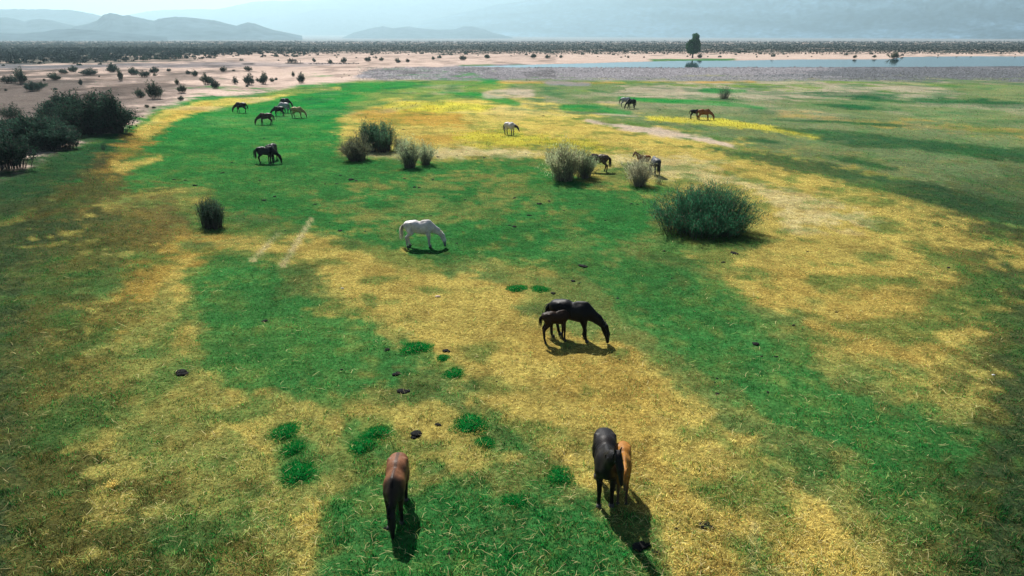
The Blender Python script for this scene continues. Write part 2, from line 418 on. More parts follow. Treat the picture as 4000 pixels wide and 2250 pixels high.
# ------------------------------------------------------------------ materials
def attr_mat(name, rough=.9, spec=.1, trans=0.0, noise=None, bump=None, detail=4.0):
    m = bpy.data.materials.new(name); m.use_nodes = True
    n = m.node_tree; n.nodes.clear()
    out = n.nodes.new('ShaderNodeOutputMaterial')
    at_ = n.nodes.new('ShaderNodeAttribute'); at_.attribute_name = 'Col'
    colsock = at_.outputs['Color']
    tc = n.nodes.new('ShaderNodeTexCoord')
    if noise:
        for (sc, amt) in noise:
            nz = n.nodes.new('ShaderNodeTexNoise'); nz.inputs['Scale'].default_value = sc
            nz.inputs['Detail'].default_value = detail
            n.links.new(tc.outputs['Object'], nz.inputs['Vector'])
            mr = n.nodes.new('ShaderNodeMapRange')
            mr.inputs[1].default_value = .3; mr.inputs[2].default_value = .7
            mr.inputs[3].default_value = 1 - amt; mr.inputs[4].default_value = 1 + amt
            n.links.new(nz.outputs[0], mr.inputs[0])
            mx = n.nodes.new('ShaderNodeVectorMath'); mx.operation = 'SCALE'
            n.links.new(colsock, mx.inputs[0]); n.links.new(mr.outputs[0], mx.inputs['Scale'])
            colsock = mx.outputs[0]
    p = n.nodes.new('ShaderNodeBsdfPrincipled')
    p.inputs['Roughness'].default_value = rough
    p.inputs['Specular IOR Level'].default_value = spec
    n.links.new(colsock, p.inputs['Base Color'])
    sh = p.outputs[0]
    if bump:
        nz = n.nodes.new('ShaderNodeTexNoise'); nz.inputs['Scale'].default_value = bump[0]
        nz.inputs['Detail'].default_value = 5
        n.links.new(tc.outputs['Object'], nz.inputs['Vector'])
        b = n.nodes.new('ShaderNodeBump'); b.inputs['Strength'].default_value = bump[1]
        b.inputs['Distance'].default_value = bump[2]
        n.links.new(nz.outputs[0], b.inputs['Height']); n.links.new(b.outputs[0], p.inputs['Normal'])
    if trans:
        t = n.nodes.new('ShaderNodeBsdfTranslucent'); n.links.new(colsock, t.inputs[0])
        mx = n.nodes.new('ShaderNodeMixShader'); mx.inputs[0].default_value = trans
        n.links.new(sh, mx.inputs[1]); n.links.new(t.outputs[0], mx.inputs[2]); sh = mx.outputs[0]
    n.links.new(sh, out.inputs[0])
    return m

M_GROUND = attr_mat('ground_soil_and_turf', 1.0, .0, 0, [(9.0, .45), (2.3, .25), (.25, .12)], (14.0, .6, .05))
M_BLADE = attr_mat('grass_blade', 1.0, .0, .42)
M_LEAF = attr_mat('shrub_leaf', .9, .03, .55)
M_TREE = attr_mat('tree_leaf', .6, .2, .3)
M_STEM = attr_mat('woody_stem', .9, .1, 0)
M_COAT = attr_mat('horse_coat', .50, .13, 0, [(5.0, .22), (45.0, .18)], (45.0, .35, .012))
M_HAIR = attr_mat('horse_hair', .6, .25, .05)
M_ROCK = attr_mat('stone', .9, .2, 0, [(12.0, .25)], (20.0, .5, .03))
M_DUNG = attr_mat('dung', .95, .1, 0, [(30.0, .3)], (40.0, .6, .02))
M_HILL = attr_mat('hill_rock', 1.0, .0, 0, [(.02, .35), (.004, .2)], (.02, .35, 6.0), detail=6.0)
M_WOOD = attr_mat('weathered_wood', .9, .1, 0, [(8.0, .3)])

def solid_mat(name, col, rough=.5, spec=.5):
    m = bpy.data.materials.new(name); m.use_nodes = True
    p = m.node_tree.nodes['Principled BSDF']
    nz = m.node_tree.nodes.new('ShaderNodeTexNoise'); nz.inputs['Scale'].default_value = 25
    mr = m.node_tree.nodes.new('ShaderNodeMixRGB')
    mr.inputs[1].default_value = tuple(c * .8 for c in col) + (1,); mr.inputs[2].default_value = tuple(c * 1.2 for c in col) + (1,)
    m.node_tree.links.new(nz.outputs[0], mr.inputs[0]); m.node_tree.links.new(mr.outputs[0], p.inputs['Base Color'])
    p.inputs['Roughness'].default_value = rough; p.inputs['Specular IOR Level'].default_value = spec
    return m
M_EYE = solid_mat('horse_eye', (.01, .008, .006), .1, .6)
M_HOOF = solid_mat('horse_hoof', (.05, .045, .04), .6, .3)

m = bpy.data.materials.new('river_water'); m.use_nodes = True
p = m.node_tree.nodes['Principled BSDF']
p.inputs['Base Color'].default_value = (.02, .06, .07, 1)
p.inputs['Roughness'].default_value = .04
p.inputs['IOR'].default_value = 1.33
nz = m.node_tree.nodes.new('ShaderNodeTexNoise'); nz.inputs['Scale'].default_value = .6; nz.inputs['Detail'].default_value = 3
tc = m.node_tree.nodes.new('ShaderNodeTexCoord')
bp = m.node_tree.nodes.new('ShaderNodeBump'); bp.inputs['Strength'].default_value = .25; bp.inputs['Distance'].default_value = .05
m.node_tree.links.new(tc.outputs['Object'], nz.inputs['Vector'])
m.node_tree.links.new(nz.outputs[0], bp.inputs['Height']); m.node_tree.links.new(bp.outputs[0], p.inputs['Normal'])
M_WATER = m

# ------------------------------------------------------------------ ground sheet
def build_ground():
    th_f = np.radians(np.arange(-56, 56.01, .28))
    th_b = np.radians(np.linspace(56, 304, 70)[1:-1])
    th = np.concatenate([th_f, th_b])
    r = np.exp(np.concatenate([np.linspace(math.log(1.2), math.log(8.5), 16)[:-1],
                               np.linspace(math.log(8.5), math.log(700), 400)[:-1],
                               np.linspace(math.log(700), math.log(13000), 90)]))
    T, RR = np.meshgrid(th, r)
    x = np.sin(T) * RR; y = np.cos(T) * RR
    z = height(x, y)
    V = np.stack([x, y, z], -1).reshape(-1, 3)
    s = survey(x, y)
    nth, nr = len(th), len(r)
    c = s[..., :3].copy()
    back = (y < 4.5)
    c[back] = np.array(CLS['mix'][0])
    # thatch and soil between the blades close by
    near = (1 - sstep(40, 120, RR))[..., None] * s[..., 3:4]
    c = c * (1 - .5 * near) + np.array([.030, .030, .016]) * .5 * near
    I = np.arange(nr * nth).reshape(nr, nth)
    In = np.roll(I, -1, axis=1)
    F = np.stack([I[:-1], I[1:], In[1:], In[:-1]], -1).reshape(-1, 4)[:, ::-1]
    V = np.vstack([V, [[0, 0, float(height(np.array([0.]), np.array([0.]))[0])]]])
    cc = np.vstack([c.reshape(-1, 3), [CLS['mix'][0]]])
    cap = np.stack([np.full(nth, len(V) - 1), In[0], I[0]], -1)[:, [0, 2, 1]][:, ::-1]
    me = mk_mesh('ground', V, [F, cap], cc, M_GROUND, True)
    return tag(mk_obj('ground', me), kind='structure')
build_ground()

def build_water():
    xs = np.linspace(rbx[0] - 4, min(rtx[-1], rbx[-1]), 120)
    ty = np.interp(xs, rtx, rty) + 14; by = np.interp(xs, rbx, rby) - 14
    ty = np.maximum(ty, by + 1)
    n = len(xs); k = 8
    V = np.concatenate([np.stack([xs, by + (ty - by) * t, np.full(n, -.22)], -1) for t in np.linspace(0, 1, k)])
    I = np.arange(n * k).reshape(k, n)
    F = np.stack([I[:-1, :-1], I[:-1, 1:], I[1:, 1:], I[1:, :-1]], -1).reshape(-1, 4)
    me = mk_mesh('river_water', V, F, None, M_WATER)
    tag(mk_obj('river_water', me), kind='structure')
build_water()

# ------------------------------------------------------------------ hills
def hill(name, pts, d0, d1=None, depth=1500.0, base_c=(.06, .085, .105), rough=.10, seed=0, nx=220, nyk=40, streak=0.0, front=.55):
    """a hill range: skyline heights at bearings, standing at distance d0..d1, with a front and a back slope"""
    d1 = d1 or d0
    pts = np.array(pts, float)
    u = np.linspace(pts[0, 0], pts[-1, 0], nx)
    top = np.interp(u, pts[:, 0], pts[:, 1])
    dd = np.linspace(d0, d1, nx)
    v = np.concatenate([np.linspace(-1, 0, nyk), np.linspace(0, 1, nyk // 3)[1:]])
    U, VV = np.meshgrid(u, v)
    D = np.interp(U, u, dd); Tp = np.interp(U, u, top)
    bx = (U - 1288) / FPX
    up = (724.5 - Tp) / FPX
    # skyline elevation angle
    dy = math.cos(PITCH) + up * math.sin(PITCH); dz = -math.sin(PITCH) + up * math.cos(PITCH)
    zr = CAM_H + D * dz / dy
    yr = D; xr = D * bx / dy
    # move along the bearing for the slopes
    L = np.where(VV < 0, depth * front, depth * (1 - front))
    k = 1 + VV * L / D
    X = xr * k; Y = yr * k
    pr = np.where(VV < 0, (1 + VV), (1 - VV))
    n1 = fbm(X / 420.0, Y / 420.0, 5, seed); n2 = fbm(X / 140.0, Y / 140.0, 4, seed + 5)
    rid = 1 - np.abs(n1 * 2 - 1)
    prof = pr ** 1.25
    amp = rough * zr * np.clip(pr * (1 - pr) * 4, 0, 1)
    base = height(X, Y) - 6
    Z = base + (zr - base) * prof + amp * ((rid - .6) * 2.2 + (n2 - .5) * 1.2)
    if streak:
        gu = fbm(U / 75.0 + VV * 3.0, VV * 3.0 - U / 160.0, 5, seed + 41)
        gul = 1 - np.abs(gu * 2 - 1)
        gu2 = fbm(U / 110.0 + VV * 4.0, VV * 2.0, 4, seed + 43)
        Z += zr * np.clip(pr * 1.6, 0, 1) * np.clip((1 - pr) * 6, 0, 1) * ((gul - .7) * .10 + (gu2 - .5) * .10)
    tiny = (fbm(U / 9.0, U * 0 + seed, 4, seed + 9) - .5)
    Z += tiny * zr * .035 * pr
    V = np.stack([X, Y, Z], -1).reshape(-1, 3)
    tone = .75 + .5 * n2
    if streak:
        st = fbm(U / 260.0 + VV * 1.2, VV * 9.0 + U / 330.0, 4, seed + 31)
        sp = fbm(U / 9.0, VV * 46.0, 3, seed + 37)
        tone = tone * (1 + streak * (sstep(.35, .7, st) * 2 - 1)) * (.70 + .6 * sstep(.3, .7, sp))
        fan = np.clip(1 - pr * 3.0, 0, 1)
        tone = tone * (1 + .5 * fan)
    c = np.array(base_c)[None, None] * tone[..., None]
    nyv = len(v)
    I = np.arange(nyv * nx).reshape(nyv, nx)
    F = np.stack([I[:-1, :-1], I[:-1, 1:], I[1:, 1:], I[1:, :-1]], -1).reshape(-1, 4)
    tag(mk_obj(name, mk_mesh(name, V, F, c.reshape(-1, 3), M_HILL, True)), kind='structure')

hill('far_ridge', [(300, 60), (325, 37), (367, 29), (420, 25), (465, 24), (507, 23), (539, 24), (577, 17), (630, 6), (647, 3), (735, 2), (805, 0), (900, -8), (1100, -18), (1400, -24), (1700, -26)], 9400, 9400, 2600, seed=3, rough=.05)
hill('left_ridge', [(-900, 60), (-500, 40), (-200, 30), (0, 23), (52, 23), (105, 23), (175, 25), (210, 30), (245, 37), (290, 50), (360, 75), (420, 92)], 5200, 5400, 1700, seed=8, rough=.07)
hill('middle_ridge', [(600, 88), (661, 63), (686, 52), (717, 44), (770, 30), (798, 23), (840, 23), (900, 27), (960, 35), (1050, 48), (1150, 60), (1260, 84)], 8600, 8600, 2600, seed=13, rough=.05)
hill('left_hills', [(-700, 70), (-300, 50), (0, 44), (14, 43), (45, 49), (63, 54), (77, 49), (105, 47), (130, 51), (157, 58), (189, 65), (240, 80), (300, 94)], 3900, 3900, 1200, seed=17, rough=.18)
hill('peaked_hills', [(150, 88), (189, 66), (217, 61), (245, 51), (259, 38), (276, 32), (294, 35), (308, 40), (325, 38), (336, 42), (350, 45), (371, 49), (388, 52), (399, 47), (413, 45), (441, 42), (465, 43), (500, 47), (539, 51), (577, 61), (595, 65), (605, 61), (623, 56), (644, 60), (665, 68), (686, 75), (760, 90)], 3300, 3500, 1000, seed=21, rough=.22)
hill('low_hills', [(-400, 84), (0, 82), (60, 84), (108, 80), (140, 74), (182, 72), (224, 75), (280, 80), (332, 84), (420, 93)], 2600, 2600, 600, seed=25, rough=.08)
hill('small_hills', [(860, 95), (890, 82), (925, 73), (963, 66), (988, 71), (1026, 66), (1065, 72), (1100, 75), (1145, 73), (1166, 66), (1187, 66), (1215, 72), (1240, 82), (1290, 94)], 5200, 5200, 1000, seed=29, rough=.10)
hill('right_mountain', [(1000, 70), (1100, 45), (1250, 12), (1400, -10), (1700, -30), (2100, -40), (2700, -44), (3300, -42), (3900, -40)], 8600, 2700, 2300, base_c=(.045, .075, .105), seed=35, rough=.03, nx=760, nyk=80, streak=.32, front=.72)

# ------------------------------------------------------------------ grass blades (one mass)
def blades(n, py_lo, py_hi, px_lo, px_hi, name, power=1.0):
    u = rng.random(n) ** power
    py = py_lo + (py_hi - py_lo) * u
    px = px_lo + (px_hi - px_lo) * rng.random(n)
    x, y = chart_to_ground(px, py)
    s = survey(x, y)
    keep = rng.random(n) < s[:, 3]
    x, y, s = x[keep], y[keep], s[keep]
    n = len(x)
    z = height(x, y)
    d = np.sqrt(x * x + y * y + CAM_H ** 2)
    green = s[:, 4]; tall = s[:, 5]
    clump = fbm(x / .5, y / .5, 2, 91)
    isg = rng.random(n) < np.clip(green + (clump - .5) * .9, .03, .97)
    lod = np.clip(d / 22.0, 1.0, 7.0)
    L = np.where(isg, .035 + .045 * rng.random(n), .035 + .10 * rng.random(n) ** 2) * lod ** .75
    L = L * (1 + tall * (1.6 * rng.random(n)))
    wd = (.0042 + .0035 * rng.random(n)) * lod * np.where(isg, 1.0, .9)
    phi = rng.random(n) * 2 * math.pi
    el = np.where(isg, np.radians(35 + 45 * rng.random(n)), np.radians(4 + 40 * rng.random(n) ** 1.6))
    el = np.where(tall > .5, np.radians(55 + 30 * rng.random(n)), el)
    tf = sstep(.50, .66, fbm(x / .32, y / .32, 3, 203)) * (1 - sstep(16, 34, d))
    crop = sstep(.45, .62, fbm(x / 2.4, y / 2.4, 3, 207))
    L = L * (.78 + 1.0 * tf) * (1 - .30 * crop * (1 - tf)) * (1 - .25 * sstep(30, 60, d))
    el = np.where((tall < .5) & (rng.random(n) < tf * .8), np.radians(35 + 45 * rng.random(n)), el)
    dx = np.cos(phi) * np.cos(el); dy_ = np.sin(phi) * np.cos(el); dz = np.sin(el)
    tw = phi + math.pi / 2 + (rng.random(n) - .5) * 1.6
    tilt = (rng.random(n) - .5) * 1.2
    sx = np.cos(tw) * np.cos(tilt); sy = np.sin(tw) * np.cos(tilt); sz = np.sin(tilt) * .6
    z0 = z + np.where(isg, -.005, .004 + .03 * rng.random(n))
    B = np.stack([x, y, z0], -1); D = np.stack([dx, dy_, dz], -1); W_ = np.stack([sx, sy, sz], -1)
    bend = np.stack([np.cos(phi + .5), np.sin(phi + .5), -.55 * np.ones(n)], -1) * (.22 * rng.random(n))[:, None]
    mid = B + D * (L * .55)[:, None]
    tip = B + (D + bend) * L[:, None]
    hw = W_ * wd[:, None]
    V = np.stack([B - hw, B + hw, mid + hw * .8, mid - hw * .8, tip], 1).reshape(-1, 3)
    base = np.arange(n)[:, None] * 5
    Q = base + np.array([[0, 1, 2, 3]]); T = base + np.array([[3, 2, 4]])
    gcol = np.array([.005, .260, .045]); scol = np.array([.76, .62, .19])
    loc = s[:, :3]
    lum = loc.mean(1)
    gsc = np.clip(lum / .065, .20, 1.5)[:, None]; ssc = np.clip(lum / .22, .16, 1.25)[:, None]
    tgt = np.where(isg[:, None], gcol * gsc, scol * ssc)
    hue = rng.random((n, 1))
    tgt = np.where(isg[:, None], tgt * (1 + (hue - .5) * np.array([1.2, .2, -.4])), tgt * (1 + (hue - .5) * np.array([.1, .35, .8])))
    col = loc * .35 + tgt * .65
    lime = (tall > .55)[:, None]
    col = np.where(lime, loc * (.9 + .5 * hue), col)
    col = col * (.16 + 1.55 * rng.random((n, 1)) ** 1.4)
    me = mk_mesh(name, V, [Q, T], np.repeat(col, 5, 0), M_BLADE)
    o = mk_obj(name, me)
    tag(o, 'grazed grass and pale straw stalks covering the meadow', 'grass', kind='stuff')
    return o
blades(500000, 185, 1600, -260, 2840, 'grass')

def stalks(n):
    py = 560 + 960 * rng.random(n) ** .5; px = -100 + 2780 * rng.random(n)
    x, y = chart_to_ground(px, py); s = survey(x, y)
    d = np.sqrt(x * x + y * y + CAM_H ** 2)
    keep = rng.random(n) < s[:, 3] * np.clip(1.15 - s[:, 5], .3, 1)
    x, y, s, d = x[keep], y[keep], s[keep], d[keep]; n = len(x)
    z = height(x, y) + .02 + .05 * rng.random(n)
    L = (.08 + .20 * rng.random(n) ** 2) * np.clip(d / 20, 1, 2.2)
    phi = rng.random(n) * 6.283; el = np.radians(rng.normal(8, 12, n))
    D = np.stack([np.cos(phi) * np.cos(el), np.sin(phi) * np.cos(el), np.sin(el)], -1)
    sd_ = np.stack([-np.sin(phi), np.cos(phi), np.zeros(n)], -1) * (.0045 * np.clip(d / 16, 1, 2.5))[:, None]
    B = np.stack([x, y, z], -1); k = np.stack([rng.normal(0, .1, n), rng.normal(0, .1, n), .08 * np.ones(n)], -1) * L[:, None]
    M = B + D * (L * .5)[:, None] + k; T = B + D * L[:, None]
    V = np.stack([B - sd_, B + sd_, M - sd_, M + sd_, T - sd_ * .5, T + sd_ * .5], 1).reshape(-1, 3)
    b = np.arange(n)[:, None] * 6
    Q = np.concatenate([b + np.array([[0, 1, 3, 2]]), b + np.array([[2, 3, 5, 4]])])
    lum = np.clip(s[:, :3].mean(1) / .09, .35, 1.0)[:, None]
    c = np.where(rng.random((n, 1)) < .55, np.array([.72, .62, .30]), np.array([.42, .55, .16])) * (.5 + .6 * rng.random((n, 1))) * lum
    tag(mk_obj('straw', mk_mesh('straw', V, Q, np.repeat(c, 6, 0), M_BLADE)), 'long pale straw stalks lying loose over the grazed grass', 'straw', kind='stuff')
stalks(5000)

# ------------------------------------------------------------------ horses
def capsule_field(P, prims):
    F = None
    for (a, ra, b, rb, sy, k) in prims:
        a = np.array(a, float); b = np.array(b, float)
        sc = np.array([1, 1 / sy, 1])
        A = a * sc; Bv = b * sc - A
        Q = P * sc - A
        t = np.clip((Q @ Bv) / max(Bv @ Bv, 1e-9), 0, 1)
        d = np.linalg.norm(Q - t[..., None] * Bv, axis=-1) - (ra + (rb - ra) * t)
        d = d * min(1.0, sy ** .5)
        if F is None: F = d
        else:
            h = np.clip(.5 + .5 * (F - d) / k, 0, 1)
            F = F * (1 - h) + d * h - k * h * (1 - h)
    return F

def surface_nets(F, org, h):
    ins = F < 0
    nx, ny, nz = F.shape
    c = ins[:-1, :-1, :-1].astype(np.int8) * 0
    for i in (0, 1):
        for j in (0, 1):
            for k in (0, 1):
                c = c + ins[i:nx - 1 + i, j:ny - 1 + j, k:nz - 1 + k]
    act = (c > 0) & (c < 8)
    idx = -np.ones(act.shape, np.int64)
    ii = np.argwhere(act); idx[act] = np.arange(len(ii))
    acc = np.zeros((len(ii), 3)); cnt = np.zeros(len(ii))
    corners = [(i, j, k) for i in (0, 1) for j in (0, 1) for k in (0, 1)]
    for a in corners:
        for ax in range(3):
            if a[ax]: continue
            b = list(a); b[ax] = 1
            fa = F[ii[:, 0] + a[0], ii[:, 1] + a[1], ii[:, 2] + a[2]]
            fb = F[ii[:, 0] + b[0], ii[:, 1] + b[1], ii[:, 2] + b[2]]
            cr = (fa < 0) != (fb < 0)
            t = np.where(cr, fa / np.where(fa - fb == 0, 1, fa - fb), 0)
            p = np.array(a, float)[None].repeat(len(ii), 0); p[:, ax] += t
            acc[cr] += p[cr]; cnt[cr] += 1
    V = (ii + acc / cnt[:, None]) * h + org
    Q = []
    for ax in range(3):
        o1, o2 = (ax + 1) % 3, (ax + 2) % 3
        sl0 = [slice(None)] * 3; sl1 = [slice(None)] * 3
        sl0[ax] = slice(0, -1); sl1[ax] = slice(1, None)
        cr = ins[tuple(sl0)] != ins[tuple(sl1)]
        e = np.argwhere(cr)
        e = e[(e[:, o1] > 0) & (e[:, o2] > 0) & (e[:, o1] < F.shape[o1] - 1) & (e[:, o2] < F.shape[o2] - 1)]
        def cell(d1, d2):
            q = e.copy(); q[:, o1] += d1; q[:, o2] += d2
            return idx[q[:, 0], q[:, 1], q[:, 2]]
        q = np.stack([cell(-1, -1), cell(0, -1), cell(0, 0), cell(-1, 0)], -1)
        flip = ~ins[e[:, 0], e[:, 1], e[:, 2]]
        q[flip] = q[flip][:, ::-1]
        Q.append(q)
    return V, np.concatenate(Q)

def horse_joints(pose, foal):
    """joint positions: neck chain, head, legs; horse faces +X, withers 1.42 m"""
    J = {}
    if pose == 'graze':
        J['n'] = [(.40, 0, 1.10), (.82, 0, .84), (1.06, 0, .62)]
        J['h'] = [(1.10, 0, .585), (1.17, 0, .36), (1.205, 0, .075)]
        J['ear'] = (1.075, .045, .68)
        J['eardir'] = (.25, .3, .9)
    elif pose == 'low':
        J['n'] = [(.40, 0, 1.14), (.80, 0, 1.04), (1.06, 0, .98)]
        J['h'] = [(1.10, 0, .97), (1.25, 0, .78), (1.38, 0, .53)]
        J['ear'] = (1.07, .05, 1.06)
        J['eardir'] = (.1, .3, .95)
    elif pose == 'down':
        J['n'] = [(.40, 0, 1.10), (.68, 0, .84), (.83, 0, .62)]
        J['h'] = [(.86, 0, .59), (.91, 0, .36), (.92, 0, .075)]
        J['ear'] = (.84, .045, .68)
        J['eardir'] = (.2, .3, .9)
    elif pose == 'mid':
        J['n'] = [(.40, 0, 1.14), (.76, 0, 1.20), (1.0, 0, 1.26)]
        J['h'] = [(1.04, 0, 1.26), (1.17, 0, 1.06), (1.27, 0, .80)]
        J['ear'] = (1.0, .05, 1.35)
        J['eardir'] = (.1, .35, .95)
    elif pose == 'nurse':
        J['n'] = [(.40, 0, 1.10), (.80, 0, 1.00), (1.05, 0, .92)]
        J['h'] = [(1.08, 0, .90), (1.28, 0, .84), (1.52, 0, .80)]
        J['ear'] = (1.04, .05, 1.0)
        J['eardir'] = (-.3, .3, .9)
    else:  # up
        J['n'] = [(.42, 0, 1.16), (.70, 0, 1.42), (.92, 0, 1.62)]
        J['h'] = [(.96, 0, 1.63), (1.10, 0, 1.43), (1.20, 0, 1.14)]
        J['ear'] = (.92, .05, 1.72)
        J['eardir'] = (.15, .3, .95)
    return J

HORSE_CACHE = {}
def horse_body(pose, foal, step, vox, turn):
    key = (pose, foal, step, vox, turn)
    if key in HORSE_CACHE: return HORSE_CACHE[key]
    J = horse_joints(pose, foal)
    tl = math.radians(turn)
    def yaw(p):
        if turn:
            f = min(1.0, max(0.0, (p[0] - .42) / .5))
            ca, sa = math.cos(tl * f), math.sin(tl * f)
            dx, dy = p[0] - .42, p[1]
            return (.42 + dx * ca - dy * sa, dx * sa + dy * ca, p[2])
        return p
    n = [yaw(q) for q in J['n']]; h = [yaw(q) for q in J['h']]
    pr = []
    lie = pose == 'lie'
    # trunk: barrel, croup, chest, withers
    pr += [((-.42, 0, 1.01), .285, (.22, 0, .98), .30, .86, .05),
           ((-.64, 0, 1.10), .215, (-.28, 0, 1.12), .25, .98, .10),
           ((.26, 0, 1.02), .29, (.50, 0, 1.00), .215, .80, .10),
           ((.16, 0, 1.20), .17, (.40, 0, 1.24), .145, .55, .10),
           ((-.10, 0, .90), .22, (.20, 0, .87), .22, .85, .08)]
    for s in (-1, 1):
        pr += [((-.60, s * .10, 1.08), .20, (-.52, s * .13, .86), .165, .75, .08),
               ((-.46, s * .20, 1.24), .055, (-.40, s * .19, 1.20), .05, .9, .09),
               ((.30, s * .12, 1.12), .15, (.42, s * .13, .90), .15, .6, .08)]
    # neck and head
    pr += [(n[0], .235, n[1], .155, .52, .10), (n[1], .155, n[2], .118, .58, .06),
           ((n[0][0] + .04, 0, n[0][2] - .10), .20, n[1], .12, .55, .10)]
    pr += [(h[0], .118, h[1], .10, .72, .05), (h[1], .095, h[2], .058, .74, .05),
           (tuple(np.array(h[0]) * .75 + np.array(h[1]) * .25 + np.array([-.03, 0, -.03])), .10, tuple(np.array(h[0]) * .3 + np.array(h[1]) * .7 + np.array([-.03, 0, -.01])), .085, .7, .05)]
    e = np.array(J['ear']); ed = np.array(J['eardir'])
    for s in (-1, 1):
        e0 = yaw((e[0], s * e[1], e[2])); e1 = yaw((e[0] + ed[0] * .12, s * (e[1] + ed[1] * .10), e[2] + ed[2] * .13))
        pr.append((e0, .036, e1, .010, .9, .02))
    # legs
    legs = []
    st = {'a': (.06, -.05, -.06, .10), 'b': (-.06, .10, .10, -.06), 'c': (.0, .04, .02, -.03), 'w': (.16, -.02, -.05, .05)}[step]
    for i, s in enumerate((1, -1)):
        f = st[i]
        legs.append([(.40, s * .14, .92), (.37 + f * .1, s * .15, .72), (.40 + f * .55, s * .14, .43), (.385 + f * .95, s * .14, .15), (.42 + f, s * .14, .035)])
        f = st[2 + i]
        legs.append([(-.50, s * .15, .84), (-.46 + f * .2, s * .165, .74), (-.70 + f * .6, s * .15, .50), (-.66 + f * .95, s * .145, .15), (-.62 + f, s * .145, .035)])
    for li, lg in enumerate(legs):
        fr = li % 2 == 0
        rad = [.135, .10, .060, .044, .050] if fr else [.165, .125, .064, .046, .052]
        for q in range(4):
            pr.append((lg[q], rad[q], lg[q + 1], rad[q + 1], .82 if q < 2 else .9, .045 if q == 0 else .03))
    # bounding grid
    def warp(p):
        p = np.array(p, float)
        return p
    allp = np.array([q for prm in pr for q in (prm[0], prm[2])])
    lo = allp.min(0) - .34; hi = allp.max(0) + .34
    lo[2] = -.06
    nn = np.ceil((hi - lo) / vox).astype(int)
    ax = [lo[i] + np.arange(nn[i]) * vox for i in range(3)]
    P = np.stack(np.meshgrid(*ax, indexing='ij'), -1)
    F = capsule_field(P, pr)
    F = np.maximum(F, -(P[..., 2] - .0))
    V, Q = surface_nets(F, lo, vox)
    res = (V, Q, n, h, legs, yaw)
    HORSE_CACHE[key] = res
    return res

def foal_map(V, foal):
    """foals: shorter trunk on longer legs"""
    V = np.array(V, float)
    if foal:
        z = V[:, 2]
        zz = np.where(z < .75, z * 1.25, .9375 + (z - .75) * .80)
        V[:, 2] = zz
        V[:, 0] = V[:, 0] * .82
        V[:, 1] = V[:, 1] * .80
    return V

def strands(roots, dirs, L, wd, col, jit, name, mat, parent, foal):
    """locks of hair: flat tapering ribbons, three segments each"""
    n = len(roots)
    roots = np.array(roots); dirs = np.array(dirs)
    L = np.asarray(L)[:, None]
    g = np.array([0, 0, -1.0])
    side = np.cross(dirs, g) + rng.normal(0, .3, (n, 3)); side /= np.linalg.norm(side, axis=1)[:, None] + 1e-9
    p0 = roots; p1 = p0 + dirs * L * .35 + g * L * .05; p2 = p1 + (dirs * .35 + g * .6) * L * .38 + rng.normal(0, jit, (n, 3)); p3 = p2 + (dirs * .1 + g) * L * .38 + rng.normal(0, jit, (n, 3))
    ws = [1.0, 1.1, .8, .25]
    V = np.stack([q + s_ * side * wd * w_ for q, w_ in zip((p0, p1, p2, p3), ws) for s_ in (-1, 1)], 1).reshape(-1, 3)
    V[:, 2] = np.maximum(V[:, 2], .05)
    V = foal_map(V, foal)
    b = np.arange(n)[:, None] * 8
    Q = np.concatenate([b + np.array([[0, 1, 3, 2]]), b + np.array([[2, 3, 5, 4]]), b + np.array([[4, 5, 7, 6]])])
    c = np.repeat(np.array(col)[None] * (.7 + .6 * rng.random((n, 1))), 8, 0)
    o = mk_obj(name, mk_mesh(name, V, Q, c, mat), parent)
    o['kind'] = 'stuff'
    return o

COATS = {
    'white': dict(body=(.62, .57, .55), leg=(.42, .38, .35), muz=(.12, .12, .14), hair=(.66, .60, .50), grey=.25),
    'black': dict(body=(.006, .006, .007), leg=(.005, .005, .006), muz=(.007, .007, .007), hair=(.004, .004, .005), grey=0),
    'dark':  dict(body=(.012, .0095, .0095), leg=(.007, .006, .006), muz=(.010, .009, .009), hair=(.005, .005, .006), grey=0),
    'bay':   dict(body=(.15, .062, .030), leg=(.010, .008, .008), muz=(.015, .012, .012), hair=(.010, .009, .009), grey=0, front=True),
    'brown': dict(body=(.05, .022, .013), leg=(.020, .013, .012), muz=(.02, .015, .013), hair=(.012, .010, .009), grey=0),
    'dbrown': dict(body=(.022, .011, .007), leg=(.008, .006, .006), muz=(.02, .015, .013), hair=(.012, .010, .009), grey=0),
    'tan':   dict(body=(.26, .11, .018), leg=(.07, .045, .03), muz=(.07, .045, .03), hair=(.36, .13, .02), grey=0),
    'buck':  dict(body=(.36, .25, .10), leg=(.022, .017, .014), muz=(.03, .025, .02), hair=(.018, .015, .013), grey=0),
    'dun':   dict(body=(.08, .055, .040), leg=(.02, .017, .016), muz=(.03, .026, .025), hair=(.015, .013, .013), grey=0),
    'grey':  dict(body=(.36, .34, .36), leg=(.05, .05, .055), muz=(.06, .06, .065), hair=(.10, .10, .11), grey=.35),
    'roan':  dict(body=(.50, .46, .46), leg=(.05, .05, .05), muz=(.30, .20, .18), hair=(.03, .03, .033), grey=.15, headdark=True),
    'chest': dict(body=(.20, .075, .025), leg=(.12, .05, .02), muz=(.10, .04, .02), hair=(.10, .035, .015), grey=0),
    'smoke': dict(body=(.085, .085, .090), leg=(.03, .03, .032), muz=(.04, .04, .042), hair=(.03, .03, .032), grey=.3),
}

